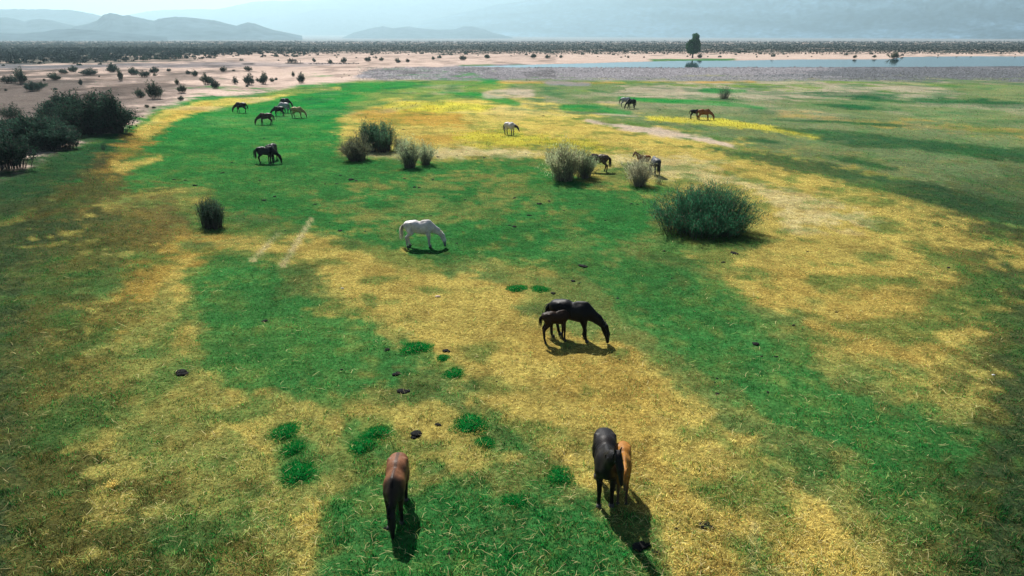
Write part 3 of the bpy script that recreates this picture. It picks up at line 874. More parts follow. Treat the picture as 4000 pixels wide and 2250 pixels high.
def horse(px, py, heading, coat, pose, label, group=None, foal=False, step='a', sc=1.0, vox=.03, turn=0, detail=1, cat='horse', lying=False):
    pos = at(px, py)
    K = COATS[coat]
    V, Q, n, h, legs, yaw = horse_body(pose, foal, step, vox, turn)
    root = empty('foal' if foal else 'horse', pos, math.radians(heading), sc)
    tag(root, label, cat, group)
    body = np.array(K['body'])
    c = np.repeat(body[None], len(V), 0)
    # soft dappling and points
    ns = fbm(V[:, 0] * 5 + 3, V[:, 2] * 5 + V[:, 1] * 4, 4, 7)
    c = c * (1 - K['grey'] * sstep(.45, .75, ns) * .9)[:, None]
    lowleg = sstep(.62, .36, V[:, 2]) * ((V[:, 0] < .62) | (pose in ('up', 'low', 'nurse', 'mid')))
    c += (np.array(K['leg']) - c) * lowleg[:, None]
    h2 = np.array(h[2]); h1 = np.array(h[1]); h0 = np.array(h[0])
    dm = np.linalg.norm(V - h2, axis=1)
    c += (np.array(K['muz']) - c) * sstep(.34, .12, dm)[:, None]
    if K.get('headdark') or K.get('front'):
        dh = np.minimum(np.linalg.norm(V - h0, axis=1), np.linalg.norm(V - h1, axis=1))
        tgt = np.array(K['hair']) * (1.4 if K.get('front') else 1.0)
        c += (tgt - c) * (sstep(.50, .22, dh) * (1 if K.get('headdark') else .9))[:, None]
        if K.get('front'):
            nk = sstep(.26, .50, V[:, 0])
            c += (tgt - c) * (nk * .9)[:, None]
        c += (np.array(K['muz']) - c) * sstep(.24, .10, dm)[:, None]
    # darker dorsal line on dun and bay
    if coat in ('bay', 'dun', 'buck'):
        c *= (1 - .6 * (np.abs(V[:, 1]) < .035) * (V[:, 2] > 1.22))[:, None]
    # ribs of the thin horses as a faint relief
    if coat in ('white', 'black', 'dark') and vox < .026:
        m_ = np.exp(-((V[:, 2] - 1.08) / .13) ** 2) * sstep(-.36, -.28, V[:, 0]) * sstep(.26, .16, V[:, 0]) * (np.abs(V[:, 1]) > .12)
        V = V.copy()
        V[:, 1] += np.sign(V[:, 1]) * .013 * m_ * np.sin(V[:, 0] * 2 * math.pi / .075)
    Vw = foal_map(V, foal)
    if lying:
        Vw[:, 2] = np.maximum(.0, (Vw[:, 2] - .84)) + .01 * Vw[:, 2]
    b = mk_obj('body', mk_mesh('horse_body', Vw, Q, c, M_COAT, True), root)
    # mane along the crest
    nm = 70 if detail else 34
    t = rng.random(nm)
    pts = [np.array((.30, 0, 1.36)), np.array(n[1]) + np.array((.03, 0, .13)), np.array(n[2]) + np.array((.02, 0, .11))]
    if pose in ('graze', 'down'):
        pts[1] = np.array(n[1]) + np.array((.09, 0, .12)); pts[2] = np.array(n[2]) + np.array((.085, 0, .085))
    if turn:
        pts[1][1] = n[1][1]; pts[2][1] = n[2][1]
    seg = np.clip((t * 2).astype(int), 0, 1); ft = t * 2 - seg
    P_ = np.array(pts)
    roots = P_[seg] * (1 - ft)[:, None] + P_[seg + 1] * ft[:, None]
    roots[:, 2] -= .02
    sd_ = np.where(rng.random(nm) < .85, -1.0, 1.0)
    dirs = np.stack([rng.normal(0, .2, nm), sd_ * (.55 + .2 * rng.random(nm)), .05 + .2 * rng.random(nm)], -1)
    strands(roots, dirs, .17 + .10 * rng.random(nm), .022, K['hair'], .012, 'mane', M_HAIR, root, foal) if not lying else None
    # tail
    ntl = 60 if detail else 26
    a = rng.random(ntl) * 2 * math.pi
    roots = np.stack([-.82 + .03 * np.cos(a), .035 * np.sin(a), 1.17 - .10 * rng.random(ntl)], -1)
    dirs = np.stack([-.30 + .1 * rng.normal(0, 1, ntl), .10 * rng.normal(0, 1, ntl), np.full(ntl, -.15)], -1)
    if not lying:
        strands(roots, dirs, (.55 if foal else .88) + .15 * rng.random(ntl), .020, K['hair'], .02, 'tail', M_HAIR, root, foal)
    if detail > 1:
        # forelock, eyes, hooves
        nf = 14
        e0 = np.array(h0) + np.array((.03, 0, .09))
        roots = e0 + rng.normal(0, .02, (nf, 3))
        dv = (np.array(h1) - np.array(h0)); dv /= np.linalg.norm(dv)
        dirs = np.tile(dv, (nf, 1)) + rng.normal(0, .12, (nf, 3)) + np.array((.35, 0, .1))
        strands(roots, dirs, .18 + .06 * rng.random(nf), .014, K['hair'], .01, 'forelock', M_HAIR, root, foal)
        ep = h0 * .62 + h1 * .38
        lat = np.cross(dv, (0, 0, 1.0)); 
        lat = lat / (np.linalg.norm(lat) + 1e-9) if np.linalg.norm(lat) > .2 else np.array((0, 1.0, 0))
        for s in (-1, 1):
            pe = foal_map((ep + lat * s * .077 + np.array((.02, 0, .01)))[None], foal)[0]
            mk_obj('eye', EYE_MESH, root).location = pe
        for lg in legs:
            hp = foal_map(np.array([(lg[4][0] + .012, lg[4][1], 0.0)]), foal)[0]
            ho = mk_obj('hoof', HOOF_MESH, root); ho.location = hp
            if foal: ho.scale = (.75, .75, .9)
    return root

def lathe(prof, seg=12):
    V = []; F = []
    for (r, z) in prof:
        for i in range(seg):
            a = 2 * math.pi * i / seg
            V.append((r * math.cos(a), r * math.sin(a), z))
    for k in range(len(prof) - 1):
        for i in range(seg):
            j = (i + 1) % seg
            F.append((k * seg + i, k * seg + j, (k + 1) * seg + j, (k + 1) * seg + i))
    return np.array(V), np.array(F)
v_, f_ = lathe([(.001, -.02), (.014, -.014), (.02, 0), (.014, .014), (.001, .02)], 10)
EYE_MESH = mk_mesh('eye', v_, f_, None, M_EYE, True)
v_, f_ = lathe([(.001, .0), (.066, .0), (.063, .02), (.055, .075), (.001, .085)], 12)
v_[:, 0] *= 1.12
HOOF_MESH = mk_mesh('hoof', v_, f_, None, M_HOOF, True)

g1 = 'horses and foals grazing on the meadow'
horse(1060, 620.5, -3, 'white', 'graze', 'thin white horse grazing alone on the green grass in the middle of the meadow', g1, step='c', vox=.022, detail=2)
horse(1441, 851, -22, 'black', 'graze', 'black mare grazing with a foal at her hind legs, on the straw yellow slope', g1, step='b', vox=.022, detail=2, sc=1.02)
horse(1399, 858, 14, 'dbrown', 'nurse', 'dark brown foal tucked against the hindquarters of the black mare', g1, foal=True, step='c', sc=.78, vox=.024, detail=2, cat='foal')
horse(1001, 1293, -88, 'bay', 'down', 'brown horse with black mane and legs grazing towards the viewer in the foreground', g1, step='b', vox=.020, detail=2, sc=.89)
horse(1519, 1243, -94, 'dark', 'up', 'dark horse standing head raised beside a tan foal, front right of the meadow', g1, step='c', vox=.020, detail=2, turn=18, sc=1.0)
horse(1563, 1247, -97, 'tan', 'mid', 'golden tan foal standing in front shade beside the dark foreground horse', g1, foal=True, step='c', sc=.82, vox=.022, detail=2, cat='foal')
horse(673, 410.5, -4, 'black', 'graze', 'black horse grazing alone on the deep green left meadow, another standing behind it', g1, step='a', vox=.026)
horse(686, 404.0, -92, 'dark', 'mid', 'dark horse standing hidden behind the black grazing horse, only head and back showing', g1, step='c', vox=.03, sc=1.02)
gl = 'small herd grazing on the left green meadow'
horse(607, 283, 176, 'dark', 'graze', 'dark horse grazing furthest left of the small distant herd, facing left', gl, step='a', vox=.035, detail=0)
horse(669, 313.5, 200, 'brown', 'graze', 'dark brown horse with sunlit back, nearest the viewer in the small distant herd', gl, step='b', vox=.035, detail=0)
horse(702, 292, 182, 'black', 'graze', 'small black horse in front of the grey one in the distant herd', gl, step='c', vox=.035, detail=0, sc=.92)
horse(715, 283, 160, 'grey', 'graze', 'pale grey horse among dark ones in the small distant herd', gl, step='a', vox=.035, detail=0)
horse(720, 271, -22, 'black', 'graze', 'black horse grazing rearmost in the small distant herd, facing right', gl, step='b', vox=.035, detail=0)
horse(750, 296, -10, 'buck', 'graze', 'buckskin horse with golden back and dark legs at the right of the distant herd', gl, step='b', vox=.035, detail=0)
horse(1283, 340, -50, 'roan', 'low', 'white horse with dark head standing in tall yellow grass, looking at the viewer', None, step='c', vox=.03, turn=8)
horse(1503, 432, 172, 'dun', 'graze', 'dun horse with dark legs half hidden behind the large pale bush', None, step='a', vox=.03)
horse(1618, 406, 178, 'chest', 'up', 'chestnut foal lying down behind a pale bush with its head up', None, foal=True, step='c', sc=.9, vox=.03, cat='foal', lying=True)
horse(1646, 441, 96, 'smoke', 'graze', 'dark grey horse seen from behind beside a small pale bush', None, step='c', vox=.03)
horse(1574, 268, 4, 'grey', 'graze', 'pale grey horse standing behind a dark one on the far right meadow', None, step='c', vox=.035, detail=0)
horse(1587, 273, 212, 'dark', 'graze', 'dark horse grazing in front of a grey one on the far right meadow', None, step='b', vox=.035, detail=0)
horse(1771, 302, -8, 'chest', 'graze', 'reddish brown mare grazing in yellow grass at right with a foal behind her', None, step='w', vox=.03, detail=0)
horse(1747, 300.5, -5, 'black', 'low', 'small black foal with its head behind the reddish brown mare', None, foal=True, step='w', sc=.88, vox=.03, detail=0, cat='foal')

# ------------------------------------------------------------------ shrubs
def ribbon(P, w, col):
    """P (n,k,3) polylines, w (n,k) half widths -> crossed flat strips"""
    n, k, _ = P.shape
    d = P[:, -1] - P[:, 0]
    side = np.cross(d, rng.normal(0, 1, (n, 3))); side /= np.linalg.norm(side, axis=1)[:, None] + 1e-9
    V = np.stack([P - side[:, None] * w[..., None], P + side[:, None] * w[..., None]], 2).reshape(n, k * 2, 3)
    b = (np.arange(n) * k * 2)[:, None]
    Q = np.concatenate([b + np.array([[2 * i, 2 * i + 1, 2 * i + 3, 2 * i + 2]]) for i in range(k - 1)])
    return V.reshape(-1, 3), Q, np.repeat(col, k * 2, 0)

def shrub_mesh(kind, Wd, H, nst, ntw, leafcol, stemcol, seed, leafsize=.05, spread=1.0, base=.25, lean=0.0, lobes=None):
    """woody shrub: stems fan up from a narrow base; twigs and slim leaves fill the crown"""
    r_ = np.random.default_rng(seed)
    a = r_.random(nst) * 2 * math.pi
    q = np.sqrt(r_.random(nst))
    rr = Wd * .5 * (.82 + .36 * vnoise(a * 1.3, a * 0 + seed, seed))
    lump = (.62 + .62 * vnoise(a * 2.6 + 7, q * 3.1, seed + 3)) * (.80 + .32 * r_.random(nst))
    rr = rr * (.75 + .5 * r_.random(nst) ** 1.5)
    ex = np.cos(a) * q * rr * spread + lean * H * .3; ey = np.sin(a) * q * rr * spread * .85
    if kind == 'broom':
        ez = H * (1 - .32 * q ** 2) * lump
    else:
        ez = H * np.sqrt(np.clip(1 - .78 * q ** 2, 0, 1)) * lump
    bx = ex * base + r_.normal(0, .05 * Wd, nst); by = ey * base + r_.normal(0, .05 * Wd, nst)
    if lobes:
        Lb = np.array(lobes); wt = Lb[:, 2] ** 2 * Lb[:, 3]; li = r_.choice(len(Lb), nst, p=wt / wt.sum())
        ls = Lb[li, 2]
        ex = ex * ls + Lb[li, 0] * Wd; ey = ey * ls + Lb[li, 1] * Wd; ez = ez * Lb[li, 3]
        bx = bx * ls + Lb[li, 0] * Wd * .8; by = by * ls + Lb[li, 1] * Wd * .8
    E = np.stack([ex, ey, ez], -1)
    B = np.stack([bx, by, np.full(nst, -.03)], -1)
    k = 6
    t = np.linspace(0, 1, k)[None, :, None]
    mid = B * .5 + E * .5 + np.stack([-(ex - bx) * .16, -(ey - by) * .16, ez * .12], -1)
    P = B[:, None] * (1 - t) ** 2 + 2 * mid[:, None] * t * (1 - t) + E[:, None] * t ** 2
    P = P + r_.normal(0, .022 * H, P.shape) * t
    w = (.008 * H * (1.1 - t[..., 0] * .85)) * np.ones((nst, 1)) * (.6 + .8 * r_.random((nst, 1)))
    sc = np.array(stemcol)[None] * (.6 + .8 * r_.random((nst, 1)))
    SV, SQ, SC = ribbon(P, w, sc)
    # twigs / leaves
    i = r_.integers(0, nst, ntw)
    tt = np.clip(.12 + .90 * r_.random(ntw) ** .75, 0, 1.0) if kind == 'broom' else np.clip(.30 + .72 * r_.random(ntw) ** .6, 0, 1)
    f = tt * (k - 1); j = np.clip(f.astype(int), 0, k - 2); f = (f - j)[:, None]
    p0 = P[i, j] * (1 - f) + P[i, j + 1] * f
    d = P[i, j + 1] - P[i, j]; d /= np.linalg.norm(d, axis=1)[:, None] + 1e-9
    d = d + r_.normal(0, .45 if kind == 'broom' else .8, (ntw, 3)); d[:, 2] += .25
    d /= np.linalg.norm(d, axis=1)[:, None]
    Lt = leafsize * H * (.5 + 1.0 * r_.random(ntw) ** 1.5) * (1.35 if kind == 'broom' else 1.0)
    off = r_.normal(0, .030 * H, (ntw, 3)) * (.5 + 1.2 * tt[:, None]); off[:, 2] *= .6
    p0 = p0 + off; p0[:, 2] = np.maximum(p0[:, 2], .02)
    p1 = p0 + d * Lt[:, None]
    side = np.cross(d, r_.normal(0, 1, (ntw, 3))); side /= np.linalg.norm(side, axis=1)[:, None] + 1e-9
    wl = Lt * (.075 if kind == 'broom' else .26)
    m_ = p0 * .55 + p1 * .45
    LV = np.stack([p0, m_ + side * wl[:, None], p1, m_ - side * wl[:, None]], 1).reshape(-1, 3)
    LQ = (np.arange(ntw) * 4)[:, None] + np.array([[0, 1, 2, 3]])
    c1 = np.array(leafcol)
    patch = vnoise(p0[:, 0] / (Wd * .25) + 5, p0[:, 2] / (H * .3), seed + 8)
    lc = 1.75 * c1[None] * (.35 + 1.3 * r_.random((ntw, 1))) * (.75 + .5 * patch[:, None])
    dry = r_.random(ntw) < .12
    lc[dry] = np.array(stemcol) * 1.3
    LC = np.repeat(lc, 4, 0)
    return (mk_mesh('shrub_stem', SV, SQ, SC, M_STEM), mk_mesh('shrub_foliage', LV, LQ, LC, M_LEAF))

def put_shrub(meshes, p, label, group=None, rz=0.0, s=1.0, name='shrub', cat='shrub', sz=None):
    root = empty(name, p, rz)
    root.scale = (s, s, sz or s)
    tag(root, label, cat, group)
    a = mk_obj('stem', meshes[0], root); a['kind'] = 'stuff'
    b = mk_obj('foliage', meshes[1], root); b['kind'] = 'stuff'
    return root

def shrub_at(px, py, wpx, hpx, kind, label, group=None, leaf=(.030, .060, .034), stem=(.09, .07, .055), nst=120, ntw=5000, leafsize=.05, spread=1.0, base=.25, lean=0, lobes='auto'):
    p = at(px, py)
    s = px_per_m(p)
    p = p + Vector((0, 0.0, 0))
    Wd = wpx / s; 
    ang = math.atan2(CAM_H, math.hypot(p.x, p.y))
    H = max(.25, (hpx / s - Wd * .25 * math.sin(ang)) / math.cos(ang))
    sd_ = (round(px) * 131 + round(py) * 17) % 9973
    if lobes == 'auto':
        q_ = np.random.default_rng(sd_ + 1)
        lobes = [(q_.normal(0, .17), q_.normal(0, .17), .62 + .25 * q_.random(), .72 + .34 * q_.random()) for _ in range(3)]
    if lobes is not None and len(lobes) == 3: Wd *= 1.5; H *= 1.02
    me = shrub_mesh(kind, Wd, H, nst, ntw, leaf, stem, sd_, leafsize, spread, base, lean, lobes)
    return put_shrub(me, p, label, group)

GREYG = (.16, .20, .11)
DKG = (.010, .023, .015)
shrub_at(1764, 578, 286, 124, 'broom', 'huge dark green broom bush, the biggest on the meadow, with a black shadow', None, (.017, .072, .034), (.08, .065, .05), 800, 64000, .040, 1.0, .55, 0, [(-.02, .05, .70, 1.0), (.17, .0, .64, .93), (-.22, .0, .62, .86), (.28, -.05, .50, .72), (-.30, -.05, .48, .62), (.05, -.22, .55, .62), (-.14, -.24, .46, .50), (.22, -.2, .42, .52), (.08, .16, .5, 1.0)])
gm = 'bush clump left of centre on the meadow'
shrub_at(905, 402, 60, 66, 'broom', 'brownish broom bush standing foremost left in the clump left of centre', gm, (.050, .060, .034), (.08, .06, .045), 260, 12000, .05, 1.1, .4)
shrub_at(934, 382, 52, 74, 'broom', 'tall dark green broom bush at the back middle of the left clump', gm, (.028, .070, .036), (.07, .055, .045), 260, 12000, .05, 1.1, .4)
shrub_at(967, 379, 46, 70, 'broom', 'tall green bush at the back right of the left clump', gm, (.035, .085, .042), (.07, .055, .045), 240, 10000, .05, 1.1, .4)
shrub_at(996, 381, 28, 48, 'broom', 'thin pale bush between the tall green bush and the pale bush', gm, GREYG, (.16, .13, .10), 90, 2200, .05, 1, .3)
shrub_at(1031, 419, 58, 70, 'broom', 'pale grey green bush fanning up from a dark narrow base, middle of the right pair', gm, GREYG, (.16, .13, .10), 180, 7000, .05, 1.1, .25)
shrub_at(1068, 411, 44, 58, 'broom', 'smaller pale grey green bush furthest right of the left clump', gm, GREYG, (.16, .13, .10), 140, 5200, .05, 1.1, .25)
shrub_at(1417, 452, 84, 88, 'broom', 'large pale straw green bush at the front of the central clump', None, (.20, .22, .12), (.22, .18, .12), 300, 15000, .05, 1.1, .35)
shrub_at(1474, 444, 60, 66, 'broom', 'grey green bush right of the large pale bush, hiding a dun horse', None, (.13, .17, .09), (.18, .15, .11), 240, 11000, .05, 1.1, .35)
shrub_at(1385, 408, 30, 42, 'broom', 'small grey bush peeping out behind the large pale bush', None, GREYG, (.14, .12, .1), 110, 2600, .05, 1, .3)
shrub_at(1615, 468, 62, 68, 'broom', 'pale bush with dark foot in front of the lying foal', None, (.22, .22, .14), (.24, .2, .14), 220, 9000, .05, 1.1, .28)
shrub_at(1655, 463, 28, 26, 'broom', 'little sparse bush beside the pale bush with dark foot', None, GREYG, (.12, .1, .08), 60, 900, .05, 1, .4)
shrub_at(1508, 470, 20, 9, 'round', 'low dark tuft of shrub in front of the grey green bush', None, (.03, .05, .03), (.08, .07, .06), 40, 500)
shrub_at(525, 572, 48, 70, 'broom', 'upright blackish green bush standing alone on a green patch at left', None, (.020, .042, .026), (.04, .035, .03), 320, 13000, .05, 1.0, .75)
shrub_at(1815, 248, 32, 30, 'broom', 'single dark green bush on the far stony ground at right', None, (.025, .06, .034), (.06, .05, .04), 120, 3000, .05, 1, .4)
shrub_at(1860, 246, 10, 6, 'round', 'tiny low shrub right of the single far bush', None, (.03, .05, .035), (.06, .05, .04), 30, 300)
gL = 'dark thicket of bushes on the left bank'
shrub_at(190, 296, 78, 66, 'round', 'domed dark bush at the top left of the big left thicket', gL, DKG, (.03, .028, .025), 260, 12000, .055)
shrub_at(238, 334, 132, 92, 'round', 'broad central bush, the largest of the dark left thicket', gL, DKG, (.03, .028, .025), 420, 20000, .05)
shrub_at(290, 332, 88, 98, 'round', 'tall dark bush at the right end of the left thicket, beside the green strip', gL, DKG, (.03, .028, .025), 360, 17000, .05)
shrub_at(112, 294, 64, 30, 'round', 'wide low dark bush left of the big thicket on dull sand', gL, DKG, (.03, .028, .025), 120, 4000, .06)
shrub_at(24, 302, 42, 42, 'round', 'round dark bush alone near the left picture edge', gL, DKG, (.03, .028, .025), 120, 4000, .05)
shrub_at(112, 368, 130, 84, 'round', 'large feathery dark bush in the lower left, below the thicket', gL, (.013, .030, .020), (.03, .028, .025), 320, 22000, .06, 1, .6)
shrub_at(36, 345, 84, 54, 'round', 'feathery dark bush touching the left edge behind the large feathery one', gL, (.013, .030, .020), (.03, .028, .025), 240, 14000, .06, 1, .6)
shrub_at(156, 374, 56, 52, 'round', 'feathery dark bush at the right side of the large feathery one', gL, (.013, .030, .020), (.03, .028, .025), 200, 10000, .06, 1, .6)
shrub_at(8, 425, 104, 78, 'round', 'dark bush cut by the left edge, lowest and nearest of the left bushes', gL, DKG, (.03, .028, .025), 300, 18000, .06, 1, .6)
shrub_at(256, 376, 18, 18, 'round', 'small dark shrub on the green turf right below the left thicket', gL, DKG, (.03, .028, .025), 50, 900)

# shrubs of the sand bank: six kinds of mesh, each plant its own object
SAND_VARS = []
for q in range(7):
    SAND_VARS.append(shrub_mesh('round', 1.15, .78, 70, 2600, [(.014, .030, .022), (.012, .026, .020), (.018, .034, .022), (.016, .030, .020), (.013, .028, .023), (.03, .042, .022), (.024, .036, .024)][q], (.05, .042, .035), 500 + q, .085, 1.0, .5, 0, [(-.12 + .05 * (q % 3), .05, .75, 1.0), (.17, -.03 * (q % 4), .62, .8), (-.05, -.15, .6, .62)]))
sand_list = [(136, 202, 35, 17), (225, 190, 45, 16), (185, 181, 28, 14), (160, 186, 24, 11), (54, 212, 32, 35), (28, 210, 46, 18), (84, 230, 50, 22), (107, 220, 30, 13), (204, 214, 11, 14), (285, 182, 38, 20), (305, 204, 14, 28), (338, 189, 32, 17), (364, 194, 28, 14), (388, 184, 31, 14), (390, 191, 12, 6), (425, 180, 12, 7), (474, 187, 14, 9), (490, 191, 20, 14), (563, 182, 19, 12), (588, 179, 9, 4), (626, 179, 21, 11), (446, 213, 14, 13), (458, 234, 25, 19), (392, 249, 42, 40), (350, 246, 27, 21), (523, 213, 35, 24), (542, 223, 24, 21), (591, 212, 16, 17), (627, 214, 30, 25), (665, 212, 28, 26), (683, 206, 17, 9), (695, 202, 10, 6), (737, 193, 9, 12), (759, 209, 24, 23), (455, 252, 17, 10), (370, 270, 16, 7), (388, 273, 12, 5), (112, 204, 9, 6), (250, 195, 6, 4), (622, 219, 10, 5), (620, 200, 12, 4), (648, 206, 12, 9), (140, 226, 12, 5), (15, 228, 8, 5)]
_T = ['', '', 'twenty', 'thirty', 'forty', 'fifty', 'sixty', 'seventy', 'eighty', 'ninety']
ORD = ['first', 'second', 'third', 'fourth', 'fifth', 'sixth', 'seventh', 'eighth', 'ninth', 'tenth', 'eleventh', 'twelfth', 'thirteenth', 'fourteenth', 'fifteenth', 'sixteenth', 'seventeenth', 'eighteenth', 'nineteenth', 'twentieth', 'twenty-first', 'twenty-second', 'twenty-third', 'twenty-fourth', 'twenty-fifth', 'twenty-sixth', 'twenty-seventh', 'twenty-eighth', 'twenty-ninth', 'thirtieth', 'thirty-first', 'thirty-second', 'thirty-third', 'thirty-fourth', 'thirty-fifth']
_U = ORD[:9]
ORD = ORD[:20] + [t + '-' + u for t in _T[2:] for u in _U]
ORD = ORD[:20] + [o for t in _T[2:] for o in [t + '-' + u for u in _U] + [_T[min(9, _T.index(t) + 1)][:-1] + 'ieth']]
big = sorted([s for s in sand_list if s[2] >= 16])
tiny_ = sorted([s for s in sand_list if s[2] < 16])
SPECIAL = {(392, 249): 'tall loose dark shrub on open sand above the green strip, nearest of the sand bank', (305, 204): 'narrow upright shrub below a dark round one on the sand bank', (759, 209): 'olive shrub leaning right at the very edge of gravel and green strip', (54, 212): 'tall blackish shrub near the left edge of the sand bank', (225, 190): 'wide flat dark shrub on the sand bank, shaped like a loaf'}
for k, (px, py, w, h_) in enumerate(sand_list):
    p = at(px, py); s = px_per_m(p)
    me = SAND_VARS[(k * 3 + int(px)) % 7]
    if w >= 16:
        lab = SPECIAL.get((px, py)) or 'dark shrub on the left sand bank, %s from the left among its larger shrubs' % ORD[big.index((px, py, w, h_))]
        grp = 'larger dark shrubs on the left sand bank'
    else:
        lab = 'tiny dark shrub on the left sand bank, %s from the left among its tiny shrubs' % ORD[tiny_.index((px, py, w, h_))]; grp = 'tiny shrubs on the left sand bank'
    put_shrub(me, p, lab, grp, random.random() * 6.28, w / s, sz=h_ / s / .72)

# far flat: about 230 single small plants in view, the rest a grey green mass
SMALL = []
for q in range(6):
    r_ = np.random.default_rng(900 + q)
    nl = 110
    a = r_.random(nl) * 6.283; rr = np.sqrt(r_.random(nl)) * .5; zz = r_.random(nl) * np.sqrt(np.clip(1 - (rr / .5) ** 2 * .8, 0, 1)) * .62
    zz *= .7 + .6 * vnoise(a * 1.2, a * 0, q)
    c0 = np.stack([np.cos(a) * rr, np.sin(a) * rr, zz], -1)
    d = r_.normal(0, 1, (nl, 3)); d /= np.linalg.norm(d, axis=1)[:, None]
    e = np.cross(d, r_.normal(0, 1, (nl, 3))); e /= np.linalg.norm(e, axis=1)[:, None]
    sz_ = (.07 + .07 * r_.random(nl))[:, None]
    V = np.stack([c0 - d * sz_, c0 + e * sz_ * .8, c0 + d * sz_, c0 - e * sz_ * .8], 1).reshape(-1, 3)
    V[:, 2] = np.maximum(V[:, 2], -.02)
    Fq = (np.arange(nl) * 4)[:, None] + np.array([[0, 1, 2, 3]])
    cc = np.array([.026, .044, .034]) * (.55 + .9 * r_.random((nl, 1)))
    SMALL.append((mk_mesh('small_shrub', V, Fq, np.repeat(cc, 4, 0), M_LEAF), V, Fq, np.repeat(cc, 4, 0)))

def scatter(n, f):
    out = []
    while len(out) < n:
        q = f()
        if q: out.append(q)
    return out
def pick_left():
    py = 133 + 38 * random.random() ** 1.5; px = -20 + 780 * random.random()
    lim = 172 - (px / 760) * 14
    if py > lim: return None
    dens = (1 - (py - 133) / (lim - 132)) ** 1.1 * (1.0 if px < 450 else .55)
    if random.random() > dens: return None
    return (px, py, (5 + 10 * random.random() ** 1.5) * (.5 + (py - 120) / 55))
def pick_mid():
    py = 132 + 22 * random.random() ** 1.3; px = 700 + 1000 * random.random()
    lim = 158 - (px - 700) / 1000 * 12
    if py > lim or random.random() > (1 - (py - 132) / (lim - 131)) ** .8: return None
    return (px, py, (4 + 9 * random.random() ** 2) * (.55 + (py - 128) / 40))
def pick_right():
    px = 1500 + 1120 * random.random(); lim = 147 - max(0, (px - 1700)) / 900 * 9
    py = 128 + (lim - 128) * random.random() ** 1.6
    return (px, py, (4 + 6 * random.random() ** 2) * (.6 + (py - 125) / 40))
far_named = [(1385 * 0 + 865, 158, 20, 12), (925, 155, 20, 10), (960, 153, 16, 8), (1000, 158, 18, 10), (1026, 157, 12, 8), (1090, 150, 13, 7), (1165, 152, 20, 12), (1226, 147, 18, 8), (1342, 146, 17, 9), (1378, 147, 16, 9), (1412, 146, 12, 7), (1760, 146, 14, 9), (2248, 146, 30, 14), (2150, 146, 14, 7), (2200, 145, 12, 6), (1580, 146, 9, 5), (830, 160, 14, 10), (790, 156, 12, 9)]
def zone(px):
    if px < 250: return 'near the left picture edge'
    if px < 500: return 'above the left sand bank'
    if px < 715: return 'just left of the wooden frame'
    if px < 1000: return 'just right of the wooden frame'
    if px < 1400: return 'between wooden frame and river'
    if px < 1735: return 'just left of the lone tree'
    if px < 2050: return 'just right of the lone tree'
    return 'near the right picture edge'
for k, (px, py, w, h_) in enumerate(far_named):
    p = at(px, py); s = px_per_m(p)
    q = zone(px)
    lab = 'small dark shrub dotted on the far sand flat ' + q
    g_ = 'small far shrubs ' + q
    if px == 2248: lab = 'dark bush on the point where the far river bank steps back'; g_ = None
    if px == 1760: lab = 'small grey shrub on the far bank right beside the lone tree'; g_ = None
    put_shrub(SAND_VARS[k % 7], p, lab, g_, random.random() * 6.28, w / s, sz=h_ / s / .72)
for k, (px, py, w) in enumerate(scatter(110, pick_left) + scatter(75, pick_mid) + scatter(75, pick_right)):
    p = at(px, py); s = px_per_m(p)
    o = mk_obj('small_shrub', SMALL[k % 6][0])
    o.location = p; o.rotation_euler = (0, 0, random.random() * 6.28)
    sc = w / s; o.scale = (sc, sc, sc * (.8 + .5 * random.random()))
    q = zone(px)
    tag(o, 'small dark shrub dotted on the far sand flat ' + q, 'shrub', 'small far shrubs ' + q)

def scrub_mass(name, n, py_lo, py_hi, px_lo, px_hi, wpx, label, pw=1.0, ntri=9, dens=None):
    px = px_lo + (px_hi - px_lo) * rng.random(n); py = py_lo + (py_hi - py_lo) * rng.random(n) ** pw
    if dens is not None:
        k = rng.random(n) < dens(px, py); px, py = px[k], py[k]; n = len(px)
    x, y = chart_to_ground(px, py); z = height(x, y)
    d = y * math.cos(PITCH) + CAM_H * math.sin(PITCH)
    w = wpx * (.5 + rng.random(n)) * d / FPX
    w = np.minimum(w, 7.0)
    a = rng.random((n, ntri)) * 6.283; rr = np.sqrt(rng.random((n, ntri))) * .5; zz = rng.random((n, ntri)) * .5 * (1 - rr)
    c0 = np.stack([x[:, None] + np.cos(a) * rr * w[:, None], y[:, None] + np.sin(a) * rr * w[:, None], z[:, None] + zz * w[:, None]], -1).reshape(-1, 3)
    m_ = len(c0); sz_ = (np.repeat(w, ntri) * (.20 + .18 * rng.random(m_)))[:, None]
    d1 = rng.normal(0, 1, (m_, 3)); d1 /= np.linalg.norm(d1, axis=1)[:, None]
    d2 = np.cross(d1, rng.normal(0, 1, (m_, 3))); d2 /= np.linalg.norm(d2, axis=1)[:, None]
    V = np.stack([c0 - d1 * sz_, c0 + d1 * sz_, c0 + d2 * sz_ * 1.3], 1).reshape(-1, 3)
    c = np.array([.020, .034, .029]) * (.5 + .9 * rng.random((m_, 1)))
    o = mk_obj(name, mk_mesh(name, V, (np.arange(m_) * 3)[:, None] + np.array([[0, 1, 2]]), np.repeat(c, 3, 0), M_STEM))
    tag(o, label, 'scrub', kind='stuff')
scrub_mass('desert_scrub', 52000, 105, 137, -300, 2900, 3.4, 'grey green desert scrub covering the far plain in one band', .95, 5, lambda px, py: np.clip((139 - py) / 10, 0, 1) * np.clip(.45 + fbm(px / 40.0, py / 3.0, 3, 71), 0, 1))
